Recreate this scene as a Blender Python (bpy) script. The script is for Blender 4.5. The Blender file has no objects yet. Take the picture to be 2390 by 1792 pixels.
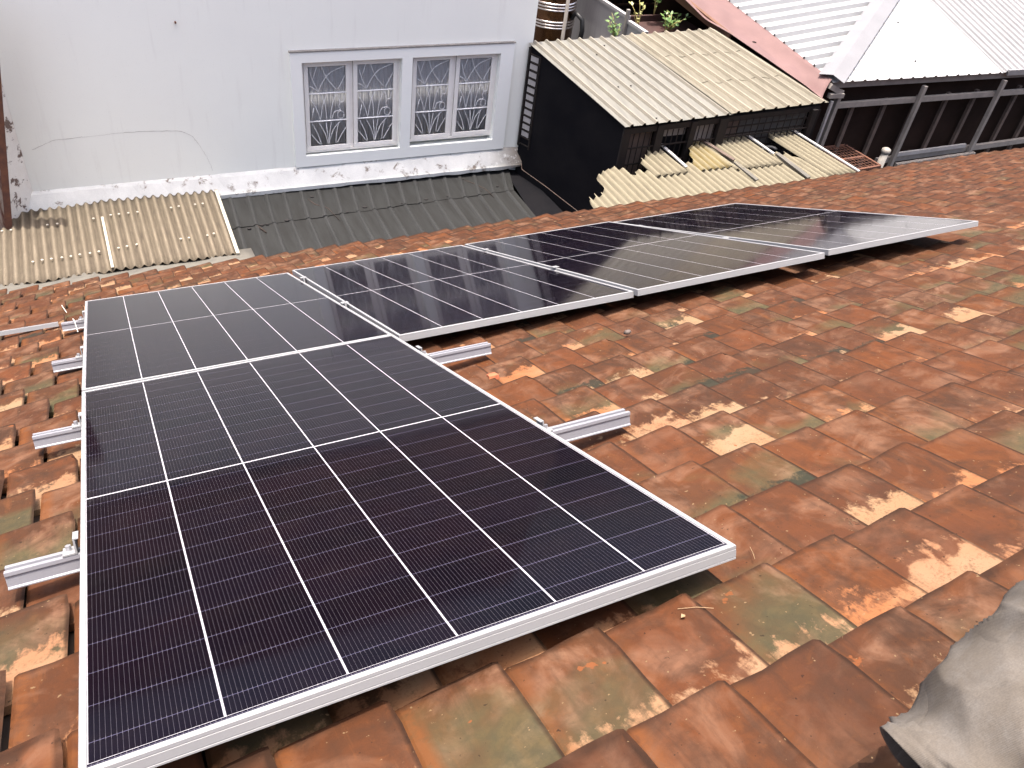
import bpy, bmesh, math, random
from mathutils import Vector, Matrix, Euler
random.seed(7)
R = math.radians
SC = bpy.context.scene
COL = SC.collection

# ------------------------------------------------------------------ camera
CAM_POS = Vector((0.204317, -2.508064, 2.080789))
MR = ((0.8961459, -0.2038798, 0.3941517), (-0.4286673, -0.6273928, 0.6500943), (0.1147468, -0.7515393, -0.6496321))
cam = bpy.data.cameras.new('camera'); camo = bpy.data.objects.new('camera', cam); COL.objects.link(camo)
rot = Matrix([[MR[i][0], -MR[i][1], -MR[i][2]] for i in range(3)])
camo.matrix_world = Matrix.Translation(CAM_POS) @ rot.to_4x4()
cam.lens = 29.339; cam.sensor_width = 36.0; cam.sensor_fit = 'HORIZONTAL'
cam.clip_start = 0.05; cam.clip_end = 500
SC.camera = camo

# ------------------------------------------------------------------ sky and sun
SUN = Vector((-0.05, 0.045, 0.997)).normalized()
world = bpy.data.worlds.new('World'); SC.world = world; world.use_nodes = True
wn_ = world.node_tree; wn_.nodes.clear()
sky = wn_.nodes.new('ShaderNodeTexSky'); sky.sky_type = 'NISHITA'; sky.sun_disc = False
sky.sun_elevation = math.asin(SUN.z); sky.sun_rotation = math.atan2(SUN.x, SUN.y)
sky.air_density = 0.8; sky.dust_density = 8.0; sky.ozone_density = 1.2
bg = wn_.nodes.new('ShaderNodeBackground'); bg.inputs['Strength'].default_value = 0.15
wo = wn_.nodes.new('ShaderNodeOutputWorld')
wn_.links.new(sky.outputs[0], bg.inputs['Color']); wn_.links.new(bg.outputs[0], wo.inputs['Surface'])
sl = bpy.data.lights.new('sun', 'SUN'); sl.energy = 2.5; sl.angle = R(0.53); sl.color = (1.0, 0.94, 0.85)
so = bpy.data.objects.new('sun', sl); COL.objects.link(so)
so.rotation_euler = SUN.to_track_quat('Z', 'Y').to_euler(); so.location = (0, 0, 20)
SC.view_settings.view_transform = 'Standard'; SC.view_settings.look = 'None'
SC.view_settings.exposure = 1.6; SC.view_settings.gamma = 1.0; SC.view_settings.use_curve_mapping = False
SC.cycles.max_bounces = 8

# ------------------------------------------------------------------ materials
class NT:
    def __init__(s, name):
        s.m = bpy.data.materials.new(name); s.m.use_nodes = True; s.t = s.m.node_tree; s.t.nodes.clear()
        s.out = s.n('ShaderNodeOutputMaterial'); s.b = s.n('ShaderNodeBsdfPrincipled')
        s.l(s.b.outputs[0], s.out.inputs['Surface'])
    def n(s, k, **kw):
        x = s.t.nodes.new(k)
        for a, b in kw.items(): setattr(x, a, b)
        return x
    def l(s, a, b): s.t.links.new(a, b)
    def put(s, sock, v):
        if hasattr(v, 'is_output'): s.l(v, sock)
        else:
            if isinstance(v, tuple) and len(v) == 3 and sock.type == 'RGBA': v = v + (1,)
            sock.default_value = v
    def math(s, op, a, b=0.0, c=0.0, clamp=False):
        x = s.n('ShaderNodeMath', operation=op); x.use_clamp = clamp
        s.put(x.inputs[0], a); s.put(x.inputs[1], b); s.put(x.inputs[2], c); return x.outputs[0]
    def mix(s, f, a, b, mode='MIX'):
        x = s.n('ShaderNodeMix', data_type='RGBA', blend_type=mode)
        s.put(x.inputs[0], f); s.put(x.inputs[6], a); s.put(x.inputs[7], b); return x.outputs[2]
    def coord(s, kind='Object', scale=(1, 1, 1), loc=None):
        tc = s.n('ShaderNodeTexCoord'); mp = s.n('ShaderNodeMapping')
        s.l(tc.outputs[kind], mp.inputs['Vector']); mp.inputs['Scale'].default_value = scale
        if loc is not None: s.put(mp.inputs['Location'], loc)
        return mp.outputs[0]
    def world(s, scale=(1, 1, 1)):
        g = s.n('ShaderNodeNewGeometry'); mp = s.n('ShaderNodeMapping')
        s.l(g.outputs['Position'], mp.inputs['Vector']); mp.inputs['Scale'].default_value = scale
        return mp.outputs[0]
    def noise(s, v, sc=5.0, det=4.0, rough=0.55, dist=0.0):
        x = s.n('ShaderNodeTexNoise'); s.l(v, x.inputs['Vector'])
        x.inputs['Scale'].default_value = sc; x.inputs['Detail'].default_value = det
        x.inputs['Roughness'].default_value = rough; x.inputs['Distortion'].default_value = dist
        return x.outputs['Fac']
    def ramp(s, f, lo, hi, a=0.0, b=1.0):
        x = s.n('ShaderNodeMapRange'); x.clamp = True
        s.put(x.inputs[0], f); s.put(x.inputs[1], lo); s.put(x.inputs[2], hi); s.put(x.inputs[3], a); s.put(x.inputs[4], b)
        return x.outputs[0]
    def bump(s, h, strength=0.3, dist=0.01):
        x = s.n('ShaderNodeBump'); x.inputs['Strength'].default_value = strength; x.inputs['Distance'].default_value = dist
        s.l(h, x.inputs['Height']); s.l(x.outputs[0], s.b.inputs['Normal'])
    def set(s, **kw):
        for k, v in kw.items(): s.put(s.b.inputs[k.replace('_', ' ')], v)
        return s.m

def worn(name, c1, c2, scale=4.0, rough=0.7, metal=0.0, lo=0.35, hi=0.65, stretch=(1, 1, 1), bump=0.15, dark=None, dlo=0.62, dhi=0.75, dscale=3.0, spec=0.5, grit=0.16):
    """Two-tone surface with noise wear and optional dark stains, all in world space."""
    t = NT(name); p = t.world(stretch)
    n1 = t.noise(p, scale, 6, 0.6)
    c = t.mix(t.ramp(n1, lo, hi), c1, c2)
    if dark:
        n2 = t.noise(p, dscale, 8, 0.7, 0.3)
        c = t.mix(t.ramp(n2, dlo, dhi), c, dark)
    fine = t.noise(t.world(), 180, 2, 0.6)
    c = t.mix(t.ramp(fine, 0.3, 0.7, 0.0, grit), c, (0.0, 0.0, 0.0))
    if bump: t.bump(n1, bump, 0.01)
    return t.set(Base_Color=c, Roughness=rough, Metallic=metal, Specular_IOR_Level=spec)

def tile_material(name, per_object, PMAX):
    t = NT(name)
    if per_object:
        rnd = t.n('ShaderNodeObjectInfo').outputs['Random']
    else:
        rnd = t.n('ShaderNodeNewGeometry').outputs['Random Per Island']
    def hsh(k, a): return t.math('FRACT', t.math('MULTIPLY_ADD', rnd, k, a))
    r1, r2, r3, r4 = hsh(1.0, 0.0), hsh(17.31, 0.13), hsh(57.7, 0.71), hsh(131.9, 0.37)
    uv = t.n('ShaderNodeUVMap', uv_map='uv'); sx = t.n('ShaderNodeSeparateXYZ'); t.l(uv.outputs[0], sx.inputs[0])
    U, V = sx.outputs[0], t.ramp(sx.outputs[1], 0.14, 1.0)                 # V runs 0 at the covered end to 1 at the butt
    cmb = t.n('ShaderNodeCombineXYZ'); t.l(t.math('MULTIPLY', rnd, 37.0), cmb.inputs[0]); t.l(t.math('MULTIPLY', r2, 23.0), cmb.inputs[1]); t.l(t.math('MULTIPLY', r3, 11.0), cmb.inputs[2])
    def shifted(scale=(1, 1, 1)):
        g = t.n('ShaderNodeNewGeometry'); mp = t.n('ShaderNodeMapping'); t.l(g.outputs['Position'], mp.inputs['Vector'])
        mp.inputs['Scale'].default_value = scale; t.l(cmb.outputs[0], mp.inputs['Location']); return mp.outputs[0]
    w = shifted()
    tint = t.noise(t.world(), 0.55, 2, 0.5)             # slow drift of colour over the whole roof
    soft = t.noise(w, 6.5, 3, 0.5, 0.3); big = t.noise(w, 11, 6, 0.62, 0.5); med = t.noise(w, 30, 6, 0.68, 0.4); fine = t.noise(w, 170, 3, 0.7)
    streak = t.noise(shifted((30, 6, 6)), 1.0, 5, 0.62, 0.3)
    base = t.mix(r1, (0.0830, 0.0274, 0.0108), (0.0473, 0.0186, 0.0095))
    base = t.mix(t.ramp(r2, 0.62, 0.95, 0, 0.85), base, (0.1028, 0.0310, 0.0068))
    base = t.mix(t.ramp(r3, 0.45, 1.0, 0, 0.75), base, (0.0590, 0.0293, 0.0134))
    base = t.mix(t.ramp(tint, 0.4, 0.62, 0, 0.4), base, (0.0678, 0.0253, 0.0120))
    base = t.mix(t.ramp(soft, 0.38, 0.64, 0, 0.75), base, (0.0896, 0.0288, 0.0097))
    base = t.mix(t.ramp(hsh(211.7, 0.51), 0.0, 1.0, 0.42, 0.0), base, (0.0241, 0.0120, 0.0075))
    # faded, dusty areas
    dusty = t.noise(w, 8, 5, 0.6, 0.8)
    base = t.mix(t.math('MULTIPLY', t.ramp(dusty, 0.46, 0.66), t.ramp(r3, 0.0, 1.0, 0.25, 0.8)), base, (0.1628, 0.0882, 0.0550))
    # weathered grey-brown skin
    base = t.mix(t.math('MULTIPLY', t.ramp(big, 0.44, 0.66), t.ramp(r4, 0.1, 0.9, 0.35, 0.9)), base, (0.0341, 0.0166, 0.0095))
    base = t.mix(t.math('MULTIPLY', t.ramp(streak, 0.5, 0.68), t.ramp(r1, 0.0, 1.0, 0.2, 0.75)), base, (0.0306, 0.0152, 0.0091))
    base = t.mix(t.math('MULTIPLY', t.ramp(streak, 0.42, 0.3), t.ramp(r2, 0.2, 1.0, 0.0, 0.6)), base, (0.1093, 0.0404, 0.0142))
    base = t.mix(t.ramp(med, 0.58, 0.74, 0, 0.55), base, (0.0984, 0.0369, 0.0142))
    # soft green-grey lichen towards the covered end
    gz = t.math('SUBTRACT', t.ramp(r3, 0.4, 1.0, -0.45, 0.7), V)
    gz = t.math('MULTIPLY_ADD', t.math('SUBTRACT', soft, 0.5), 2.2, gz)
    base = t.mix(t.ramp(gz, -0.15, 0.45, 0, 0.62 if per_object else 0.25), base, t.mix(r1, (0.0429, 0.0439, 0.0239), (0.0589, 0.0589, 0.0266)))
    base = t.mix(t.math('MULTIPLY', t.ramp(gz, 0.05, 0.5), t.ramp(med, 0.42, 0.62, 0, 0.45)), base, (0.0243, 0.0258, 0.0178))
    # dark damp corner
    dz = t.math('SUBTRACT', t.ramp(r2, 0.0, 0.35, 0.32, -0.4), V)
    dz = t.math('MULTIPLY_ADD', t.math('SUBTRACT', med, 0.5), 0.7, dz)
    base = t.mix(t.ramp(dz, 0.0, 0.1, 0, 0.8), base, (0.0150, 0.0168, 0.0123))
    # unweathered pale clay laid bare where the covering tile has slipped: ragged edge
    pz = t.math('SUBTRACT', t.ramp(r4, 0.38, 1.0, -0.40, PMAX), V)
    drip = t.noise(shifted((26, 8, 8)), 1.0, 7, 0.66, 0.35)
    pz = t.math('MULTIPLY_ADD', t.math('SUBTRACT', drip, 0.5), 0.9, pz)
    pz = t.math('MULTIPLY_ADD', t.math('SUBTRACT', big, 0.5), 0.9, pz)
    pz = t.math('MULTIPLY_ADD', t.math('SUBTRACT', med, 0.5), 0.6, pz)
    pm = t.math('MULTIPLY', t.ramp(pz, -0.02, 0.13), t.ramp(t.math('MULTIPLY_ADD', med, 0.5, t.math('MULTIPLY', fine, 0.5)), 0.36, 0.5, 0.4, 0.88))
    pale = t.mix(t.ramp(r1, 0.2, 0.9), (0.2244, 0.1098, 0.0580), (0.2244, 0.1332, 0.0720))
    pale = t.mix(t.ramp(r2, 0.55, 0.75), pale, (0.2244, 0.0882, 0.0360))
    pale = t.mix(t.ramp(soft, 0.4, 0.62, 0, 0.55), pale, (0.2332, 0.1638, 0.1000))
    base = t.mix(pm, base, pale)
    # isolated scabs where the skin has flaked
    scab = t.noise(w, 13, 4, 0.6, 0.2)
    base = t.mix(t.math('MULTIPLY', t.ramp(scab, 0.70, 0.72, 0, 0.85), t.ramp(r1, 0.3, 0.5)), base, (0.1457, 0.0489, 0.0175))
    # chipped, brighter clay along the left rim, joint shadow painted dark on the edges, and specks
    rim = t.math('MULTIPLY', t.ramp(U, 0.10, 0.20, 1, 0), t.ramp(t.math('MULTIPLY_ADD', big, 0.5, t.math('MULTIPLY', med, 0.5)), 0.40, 0.54))
    base = t.mix(t.math('MULTIPLY', rim, t.ramp(r2, 0.0, 0.9, 0.08, 0.75 if per_object else 0.3)), base, (0.1180, 0.0404, 0.0122))
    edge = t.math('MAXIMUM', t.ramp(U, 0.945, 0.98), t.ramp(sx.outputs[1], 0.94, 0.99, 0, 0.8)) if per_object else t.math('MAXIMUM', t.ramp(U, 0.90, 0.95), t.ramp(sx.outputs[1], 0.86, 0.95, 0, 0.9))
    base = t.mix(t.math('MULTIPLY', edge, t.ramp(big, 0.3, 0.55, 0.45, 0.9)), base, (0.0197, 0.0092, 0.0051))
    spk = t.noise(w, 85, 2, 0.5)
    base = t.mix(t.ramp(spk, 0.72, 0.75, 0, 0.8), base, (0.1534, 0.1005, 0.0535))
    base = t.mix(t.ramp(spk, 0.25, 0.28, 0.75, 0), base, (0.0132, 0.0077, 0.0051))
    h = t.math('MULTIPLY_ADD', fine, 0.25, t.math('ADD', med, t.math('MULTIPLY', pm, -0.35)))
    t.bump(h, 0.28, 0.004)
    return t.set(Base_Color=base, Roughness=t.ramp(med, 0.3, 0.7, 0.68, 0.9), Specular_IOR_Level=0.12)

M = {}
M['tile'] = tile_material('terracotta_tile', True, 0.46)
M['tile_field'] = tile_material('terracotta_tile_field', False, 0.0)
M['clay_broken'] = worn('broken_clay', (0.30, 0.07, 0.03), (0.36, 0.12, 0.05), 40)
M['batten'] = worn('dark_batten', (0.03, 0.02, 0.015), (0.05, 0.03, 0.02), 8)
M['alu'] = worn('anodised_aluminium', (0.2455, 0.2457, 0.2530), (0.2304, 0.2307, 0.2380), 3, 0.45, 0.0, bump=0, grit=0.03, spec=0.3)
M['rail'] = worn('rail_aluminium', (0.2593, 0.2577, 0.2837), (0.2311, 0.2311, 0.2557), 5, 0.42, 0.15, bump=0, grit=0.05)
M['steel'] = worn('zinc_steel', (0.55, 0.55, 0.57), (0.42, 0.42, 0.44), 40, 0.4, 0.7, bump=0)
M['backsheet'] = NT('white_backsheet').set(Base_Color=(0.36, 0.345, 0.375), Roughness=0.3)

def cell_material():
    t = NT('solar_cells')
    tc = t.n('ShaderNodeTexCoord'); s = t.n('ShaderNodeSeparateXYZ'); t.l(tc.outputs['Object'], s.inputs[0])
    x, y = s.outputs[0], s.outputs[1]
    fx = t.math('FRACT', t.math('MULTIPLY_ADD', x, 1 / 0.007545, 0.5))
    bus = t.math('LESS_THAN', t.math('ABSOLUTE', t.math('SUBTRACT', fx, 0.5)), 0.024)
    fy = t.math('FRACT', t.math('MULTIPLY_ADD', y, 1 / 0.0905, 0.5))
    ay = t.math('ABSOLUTE', t.math('SUBTRACT', fy, 0.5))
    gap = t.math('LESS_THAN', ay, 0.006)
    pad = t.math('MULTIPLY', t.math('LESS_THAN', ay, 0.05), t.math('LESS_THAN', t.math('ABSOLUTE', t.math('SUBTRACT', fx, 0.5)), 0.05))
    w = t.world(); n = t.noise(w, 6, 3, 0.5)
    cellid = t.math('FLOOR', t.math('MULTIPLY_ADD', y, 1 / 0.0905, 0.0))
    wn = t.n('ShaderNodeTexWhiteNoise', noise_dimensions='2D'); cb = t.n('ShaderNodeCombineXYZ')
    oi = t.n('ShaderNodeObjectInfo'); t.l(cellid, cb.inputs[0]); t.l(oi.outputs['Random'], cb.inputs[1]); t.l(cb.outputs[0], wn.inputs['Vector'])
    c = t.mix(wn.outputs['Value'], (0.0010, 0.0006, 0.0020), (0.0022, 0.0012, 0.0036))
    c = t.mix(t.ramp(n, 0.4, 0.7, 0, 0.5), c, (0.004, 0.0012, 0.003))
    c = t.mix(t.math('MULTIPLY', gap, 0.40), c, (0.14, 0.13, 0.22))
    c = t.mix(t.math('MULTIPLY', t.math('MAXIMUM', bus, pad), 0.36), c, (0.155, 0.145, 0.17))
    dust = t.noise(w, 14, 5, 0.7)
    c = t.mix(t.ramp(dust, 0.5, 0.9, 0.0, 0.008), c, (0.35, 0.28, 0.22))
    ro = t.ramp(t.noise(w, 5, 4, 0.6), 0.3, 0.7, 0.05, 0.085)
    return t.set(Base_Color=c, Roughness=ro, IOR=1.205, Specular_Tint=(0.80, 0.62, 0.84))
M['cell'] = cell_material()

def plaster():
    t = NT('white_plaster'); w = t.world(); tc = t.n('ShaderNodeTexCoord')
    s = t.n('ShaderNodeSeparateXYZ'); g = t.n('ShaderNodeNewGeometry'); t.l(g.outputs['Position'], s.inputs[0])
    n = t.noise(w, 1.6, 4, 0.6); m = t.noise(w, 9, 8, 0.75, 0.5); f = t.noise(w, 120, 2, 0.6)
    c = t.mix(t.ramp(n, 0.35, 0.7), (0.865, 0.885, 0.835), (0.845, 0.862, 0.815))
    # splash dirt near the base of the wall
    low = t.math('SUBTRACT', t.ramp(s.outputs[2], -2.28, -2.0, 0.17, -0.12), t.math('SUBTRACT', 0.5, m))
    st = t.noise(t.world((6, 6, 22)), 1.0, 7, 0.75, 0.4)
    c = t.mix(t.math('MULTIPLY', t.ramp(t.math('ADD', low, 0.0), 0.1, 0.2), t.ramp(st, 0.52, 0.62, 0, 0.75)), c, (0.22, 0.19, 0.18))
    drip = t.noise(t.world((14, 14, 1.2)), 1.0, 5, 0.6)
    c = t.mix(t.ramp(drip, 0.58, 0.8, 0, 0.18), c, (0.45, 0.42, 0.40))
    c = t.mix(t.ramp(t.noise(w, 240, 1, 0.5), 0.74, 0.78, 0, 0.5), c, (0.25, 0.22, 0.2))
    t.bump(t.math('ADD', t.math('MULTIPLY', f, 0.5), m), 0.12, 0.004)
    return t.set(Base_Color=c, Roughness=0.8, Specular_IOR_Level=0.3)
M['plaster'] = plaster()
M['ledge'] = worn('mortar_ledge', (0.72, 0.725, 0.70), (0.60, 0.605, 0.59), 5, 0.85, bump=0.3, dark=(0.20, 0.16, 0.13), dlo=0.56, dhi=0.64, dscale=7)
def ledge_mat():
    m = M['ledge']; tr = m.node_tree; b = [n for n in tr.nodes if n.type == 'BSDF_PRINCIPLED'][0]; src = b.inputs['Base Color'].links[0].from_socket
    t = NT('tmp'); bpy.data.materials.remove(t.m); t.t = tr; t.m = m
    g = t.n('ShaderNodeNewGeometry'); sx = t.n('ShaderNodeSeparateXYZ'); t.l(g.outputs['Position'], sx.inputs[0])
    n = t.noise(t.world(), 11, 7, 0.7, 0.3)
    k = t.math('MULTIPLY', t.ramp(sx.outputs[0], 4.15, 4.62), t.ramp(n, 0.36, 0.46))
    t.l(t.mix(k, src, (0.10, 0.075, 0.055)), b.inputs['Base Color'])
ledge_mat()
M['mossy_sunlit'] = worn('mossy_sunlit_plaster', (0.8200, 0.7900, 0.7400), (0.7400, 0.6900, 0.6300), 5, 0.9, bump=0.3, dark=(0.1600, 0.1100, 0.0900), dlo=0.56, dhi=0.60, dscale=9)  # cream base stands in for sunlight on the strip; dark patches are moss
M['stained'] = worn('rust_stained_cement', (0.2720, 0.2400, 0.2160), (0.1920, 0.1360, 0.1040), 5, 0.9, stretch=(4, 4, 0.8), bump=0.3, dark=(0.0800, 0.0280, 0.0200), dlo=0.46, dhi=0.6, dscale=5)
M['ruststain'] = worn('brown_stain', (0.030, 0.018, 0.013), (0.022, 0.015, 0.012), 12, 0.9)
M['trim'] = worn('window_trim_paint', (0.88, 0.90, 0.87), (0.86, 0.875, 0.85), 6, 0.6, bump=0.05, grit=0.02)
M['dust'] = worn('dusty_top', (0.155, 0.145, 0.14), (0.22, 0.21, 0.20), 30)
M['sash'] = worn('cream_sash', (0.88, 0.86, 0.82), (0.83, 0.80, 0.765), 12, 0.5, bump=0.05, dark=(0.45, 0.38, 0.33), dlo=0.70, dhi=0.80, dscale=18, grit=0.05)
M['seam'] = NT('dark_seam').set(Base_Color=(0.17, 0.14, 0.13), Roughness=0.9)
M['grille'] = NT('white_grille').set(Base_Color=(0.82, 0.82, 0.83), Roughness=0.5)
M['curtain'] = worn('grey_curtain', (0.90, 0.89, 0.90), (0.80, 0.79, 0.80), 7, 0.9, stretch=(4, 4, 0.4), bump=0)
def glass():
    t = NT('window_glass'); t.t.nodes.remove(t.b)
    tr = t.n('ShaderNodeBsdfTransparent'); tr.inputs[0].default_value = (0.97, 0.98, 0.98, 1)
    gl = t.n('ShaderNodeBsdfGlossy'); gl.inputs['Roughness'].default_value = 0.03
    fr = t.n('ShaderNodeFresnel'); fr.inputs[0].default_value = 1.45
    mx = t.n('ShaderNodeMixShader'); t.l(fr.outputs[0], mx.inputs[0]); t.l(tr.outputs[0], mx.inputs[1]); t.l(gl.outputs[0], mx.inputs[2])
    t.l(mx.outputs[0], t.out.inputs['Surface']); return t.m
M['glass'] = glass()
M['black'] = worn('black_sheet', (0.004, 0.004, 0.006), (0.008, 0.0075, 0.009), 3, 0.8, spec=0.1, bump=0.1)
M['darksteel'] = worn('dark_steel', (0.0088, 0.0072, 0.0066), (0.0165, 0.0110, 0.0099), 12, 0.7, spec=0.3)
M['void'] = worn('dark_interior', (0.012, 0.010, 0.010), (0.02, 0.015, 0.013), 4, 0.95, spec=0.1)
def fibre(name, crest, valley, dirt, alt):
    t = NT(name); uv = t.n('ShaderNodeUVMap', uv_map='uv'); sx = t.n('ShaderNodeSeparateXYZ'); t.l(uv.outputs[0], sx.inputs[0])
    h = t.math('MULTIPLY_ADD', t.math('COSINE', t.math('MULTIPLY', t.math('SUBTRACT', sx.outputs[0], 0.5), 6.28318)), 0.5, 0.5)
    n = t.noise(t.world((5, 1, 1)), 3.0, 6, 0.65, 0.3); m = t.noise(t.world((16, 2.5, 2.5)), 1.5, 6, 0.65); f = t.noise(t.world(), 60, 5, 0.7)
    k = t.ramp(t.math('MULTIPLY_ADD', t.math('SUBTRACT', m, 0.5), 1.1, h), 0.25, 0.85)
    c = t.mix(k, valley, crest); c = t.mix(t.ramp(n, 0.4, 0.62, 0, 0.6), c, alt)
    c = t.mix(t.math('MULTIPLY', t.ramp(m, 0.52, 0.7), t.ramp(h, 0.8, 0.2, 0.25, 0.8)), c, dirt)
    c = t.mix(t.ramp(f, 0.35, 0.7, 0.0, 0.25), c, dirt); t.bump(f, 0.3, 0.004)
    return t.set(Base_Color=c, Roughness=0.9, Specular_IOR_Level=0.25)
M['asbestos'] = fibre('fibre_cement', (0.1762, 0.1435, 0.1042), (0.0764, 0.0608, 0.0435), (0.0459, 0.0362, 0.0273), (0.1174, 0.0965, 0.0695))
M['asbestos_pale'] = fibre('pale_fibre_cement', (0.2096, 0.1836, 0.1279), (0.1153, 0.0996, 0.0694), (0.0786, 0.0672, 0.0479), (0.1730, 0.1521, 0.1067))
M['asbestos_old'] = fibre('yellowed_fibre_cement', (0.2026, 0.1707, 0.1036), (0.1215, 0.0900, 0.0316), (0.0810, 0.0600, 0.0291), (0.1873, 0.1550, 0.0824))
M['white_edge'] = worn('bright_cut_edge', (0.4118, 0.4052, 0.3985), (0.3321, 0.3254, 0.3122), 9, 0.8)
M['screw'] = NT('pale_washer').set(Base_Color=(0.3562, 0.3274, 0.2700), Roughness=0.6)
M['hole'] = NT('rust_hole').set(Base_Color=(0.01, 0.008, 0.008), Roughness=0.9)
M['rust'] = worn('rust', (0.14, 0.055, 0.03), (0.08, 0.035, 0.025), 12, 0.9, bump=0.4)
def ribbed(name, flat, crest, dirt, rough=0.45, spec=0.3):
    t = NT(name); uv = t.n('ShaderNodeUVMap', uv_map='uv'); sx = t.n('ShaderNodeSeparateXYZ'); t.l(uv.outputs[0], sx.inputs[0])
    d = t.math('ABSOLUTE', t.math('SUBTRACT', t.math('FRACT', sx.outputs[0]), 0.5))
    n = t.noise(t.world((9, 1, 1)), 2.4, 6, 0.65, 0.2); m = t.noise(t.world(), 2.2, 4, 0.6)
    k = t.math('MULTIPLY', t.ramp(d, 0.17, 0.12), t.ramp(m, 0.3, 0.6, 0.45, 1.0))
    c = t.mix(t.ramp(n, 0.38, 0.66, 0, 0.75), flat, dirt)
    c = t.mix(k, c, crest); c = t.mix(t.ramp(t.noise(t.world(), 70, 3, 0.6), 0.4, 0.75, 0, 0.2), c, dirt)
    return t.set(Base_Color=c, Roughness=rough, Specular_IOR_Level=spec)
M['shedmetal'] = ribbed('shed_metal', (0.1617, 0.1560, 0.1363), (0.2209, 0.1993, 0.1598), (0.1034, 0.1006, 0.0884))
M['shedclear'] = ribbed('weathered_polycarbonate', (0.1551, 0.1391, 0.1053), (0.2679, 0.2331, 0.1739), (0.0987, 0.0893, 0.0658), 0.5)
M['greymetal'] = ribbed('old_grey_metal', (0.024, 0.0245, 0.0245), (0.033, 0.0335, 0.034), (0.014, 0.0135, 0.013), 0.8, 0.12)
M['mortar'] = worn('grey_flashing', (0.1275, 0.1167, 0.0978), (0.0949, 0.0879, 0.0760), 8, 0.9, bump=0.3, dark=(0.0597, 0.0542, 0.0488), dlo=0.6, dhi=0.75, dscale=5)
M['whiteroof'] = worn('white_coated_metal', (0.3600, 0.3600, 0.3600), (0.3240, 0.3240, 0.3276), 3, 0.5, bump=0)
M['oldroof'] = worn('dulled_metal', (0.2312, 0.2264, 0.2298), (0.1904, 0.1870, 0.1904), 3, 0.5, 0.0, bump=0)
M['hipcap'] = worn('dull_hip_metal', (0.1900, 0.1862, 0.1938), (0.1672, 0.1649, 0.1710), 3, 0.5, 0.0, bump=0)
M['gridboard'] = worn('dim_board', (0.075, 0.073, 0.07), (0.05, 0.048, 0.046), 4, 0.8)
M['unseenroof'] = worn('unseen_dark_roof', (0.040, 0.026, 0.022), (0.055, 0.036, 0.030), 3, 0.85, spec=0.2)
M['greyroof'] = worn('grey_metal', (0.1155, 0.1155, 0.1155), (0.1417, 0.1392, 0.1365), 3, 0.6, 0.1, bump=0)
M['tarp'] = worn('faded_mauve_tarp', (0.1650, 0.0948, 0.0888), (0.1396, 0.0804, 0.0761), 3, 0.85, bump=0.15)
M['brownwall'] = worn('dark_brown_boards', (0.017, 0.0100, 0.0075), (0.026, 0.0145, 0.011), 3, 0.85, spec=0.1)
M['post'] = worn('grey_timber', (0.2720, 0.2440, 0.2200), (0.2080, 0.1856, 0.1680), 10, 0.75)
M['postdark'] = worn('brown_timber', (0.1280, 0.0896, 0.0720), (0.0880, 0.0640, 0.0528), 10, 0.85)
M['wood'] = worn('brown_beam', (0.16, 0.075, 0.04), (0.11, 0.055, 0.03), 10, 0.8)
M['zinc'] = worn('zinc_sheet', (0.3825, 0.3655, 0.3655), (0.3145, 0.3017, 0.3017), 4, 0.5, 0.1, stretch=(3, 3, 0.5), bump=0.05)
M['tank'] = worn('brown_reflecting_steel', (0.2880, 0.1520, 0.0720), (0.1600, 0.0680, 0.0360), 1.5, 0.22, 0.85, stretch=(4, 4, 0.3), bump=0)  # brown reflections of a stainless tank put into the base colour
M['tankring'] = NT('bright_ring').set(Base_Color=(0.72, 0.66, 0.62), Roughness=0.2, Metallic=0.9)
M['rubber'] = NT('black_rubber').set(Base_Color=(0.012, 0.012, 0.013), Roughness=0.5)
M['planter'] = worn('brown_planter', (0.06, 0.022, 0.018), (0.035, 0.014, 0.012), 4, 0.8)
M['stem'] = worn('yellow_stem', (0.42, 0.36, 0.12), (0.3, 0.25, 0.09), 20, 0.7, bump=0)
def leafmat(name, a, b):
    t = NT(name); r = t.n('ShaderNodeNewGeometry').outputs['Random Per Island']
    return t.set(Base_Color=t.mix(r, a, b), Roughness=0.5)
M['leaf'] = leafmat('green_leaf', (0.055, 0.12, 0.03), (0.12, 0.19, 0.05))
M['leafpale'] = leafmat('yellow_green_leaf', (0.24, 0.26, 0.08), (0.32, 0.30, 0.12))
M['earth'] = worn('dark_earth', (0.05, 0.042, 0.035), (0.08, 0.068, 0.055), 1.2, 0.95)
M['housewall'] = worn('rough_render', (0.40, 0.37, 0.33), (0.33, 0.30, 0.27), 2, 0.9)
M['straw'] = NT('dry_straw').set(Base_Color=(0.2400, 0.1520, 0.0800), Roughness=0.7)
M['pebble'] = worn('grey_pebble', (0.1200, 0.0900, 0.0750), (0.0900, 0.0660, 0.0570), 60)
M['tie'] = NT('white_nylon').set(Base_Color=(0.6400, 0.6080, 0.5600), Roughness=0.4)
M['bamboo'] = worn('bleached_pipe', (0.3360, 0.3040, 0.2720), (0.2560, 0.2320, 0.2080), 15)
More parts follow.
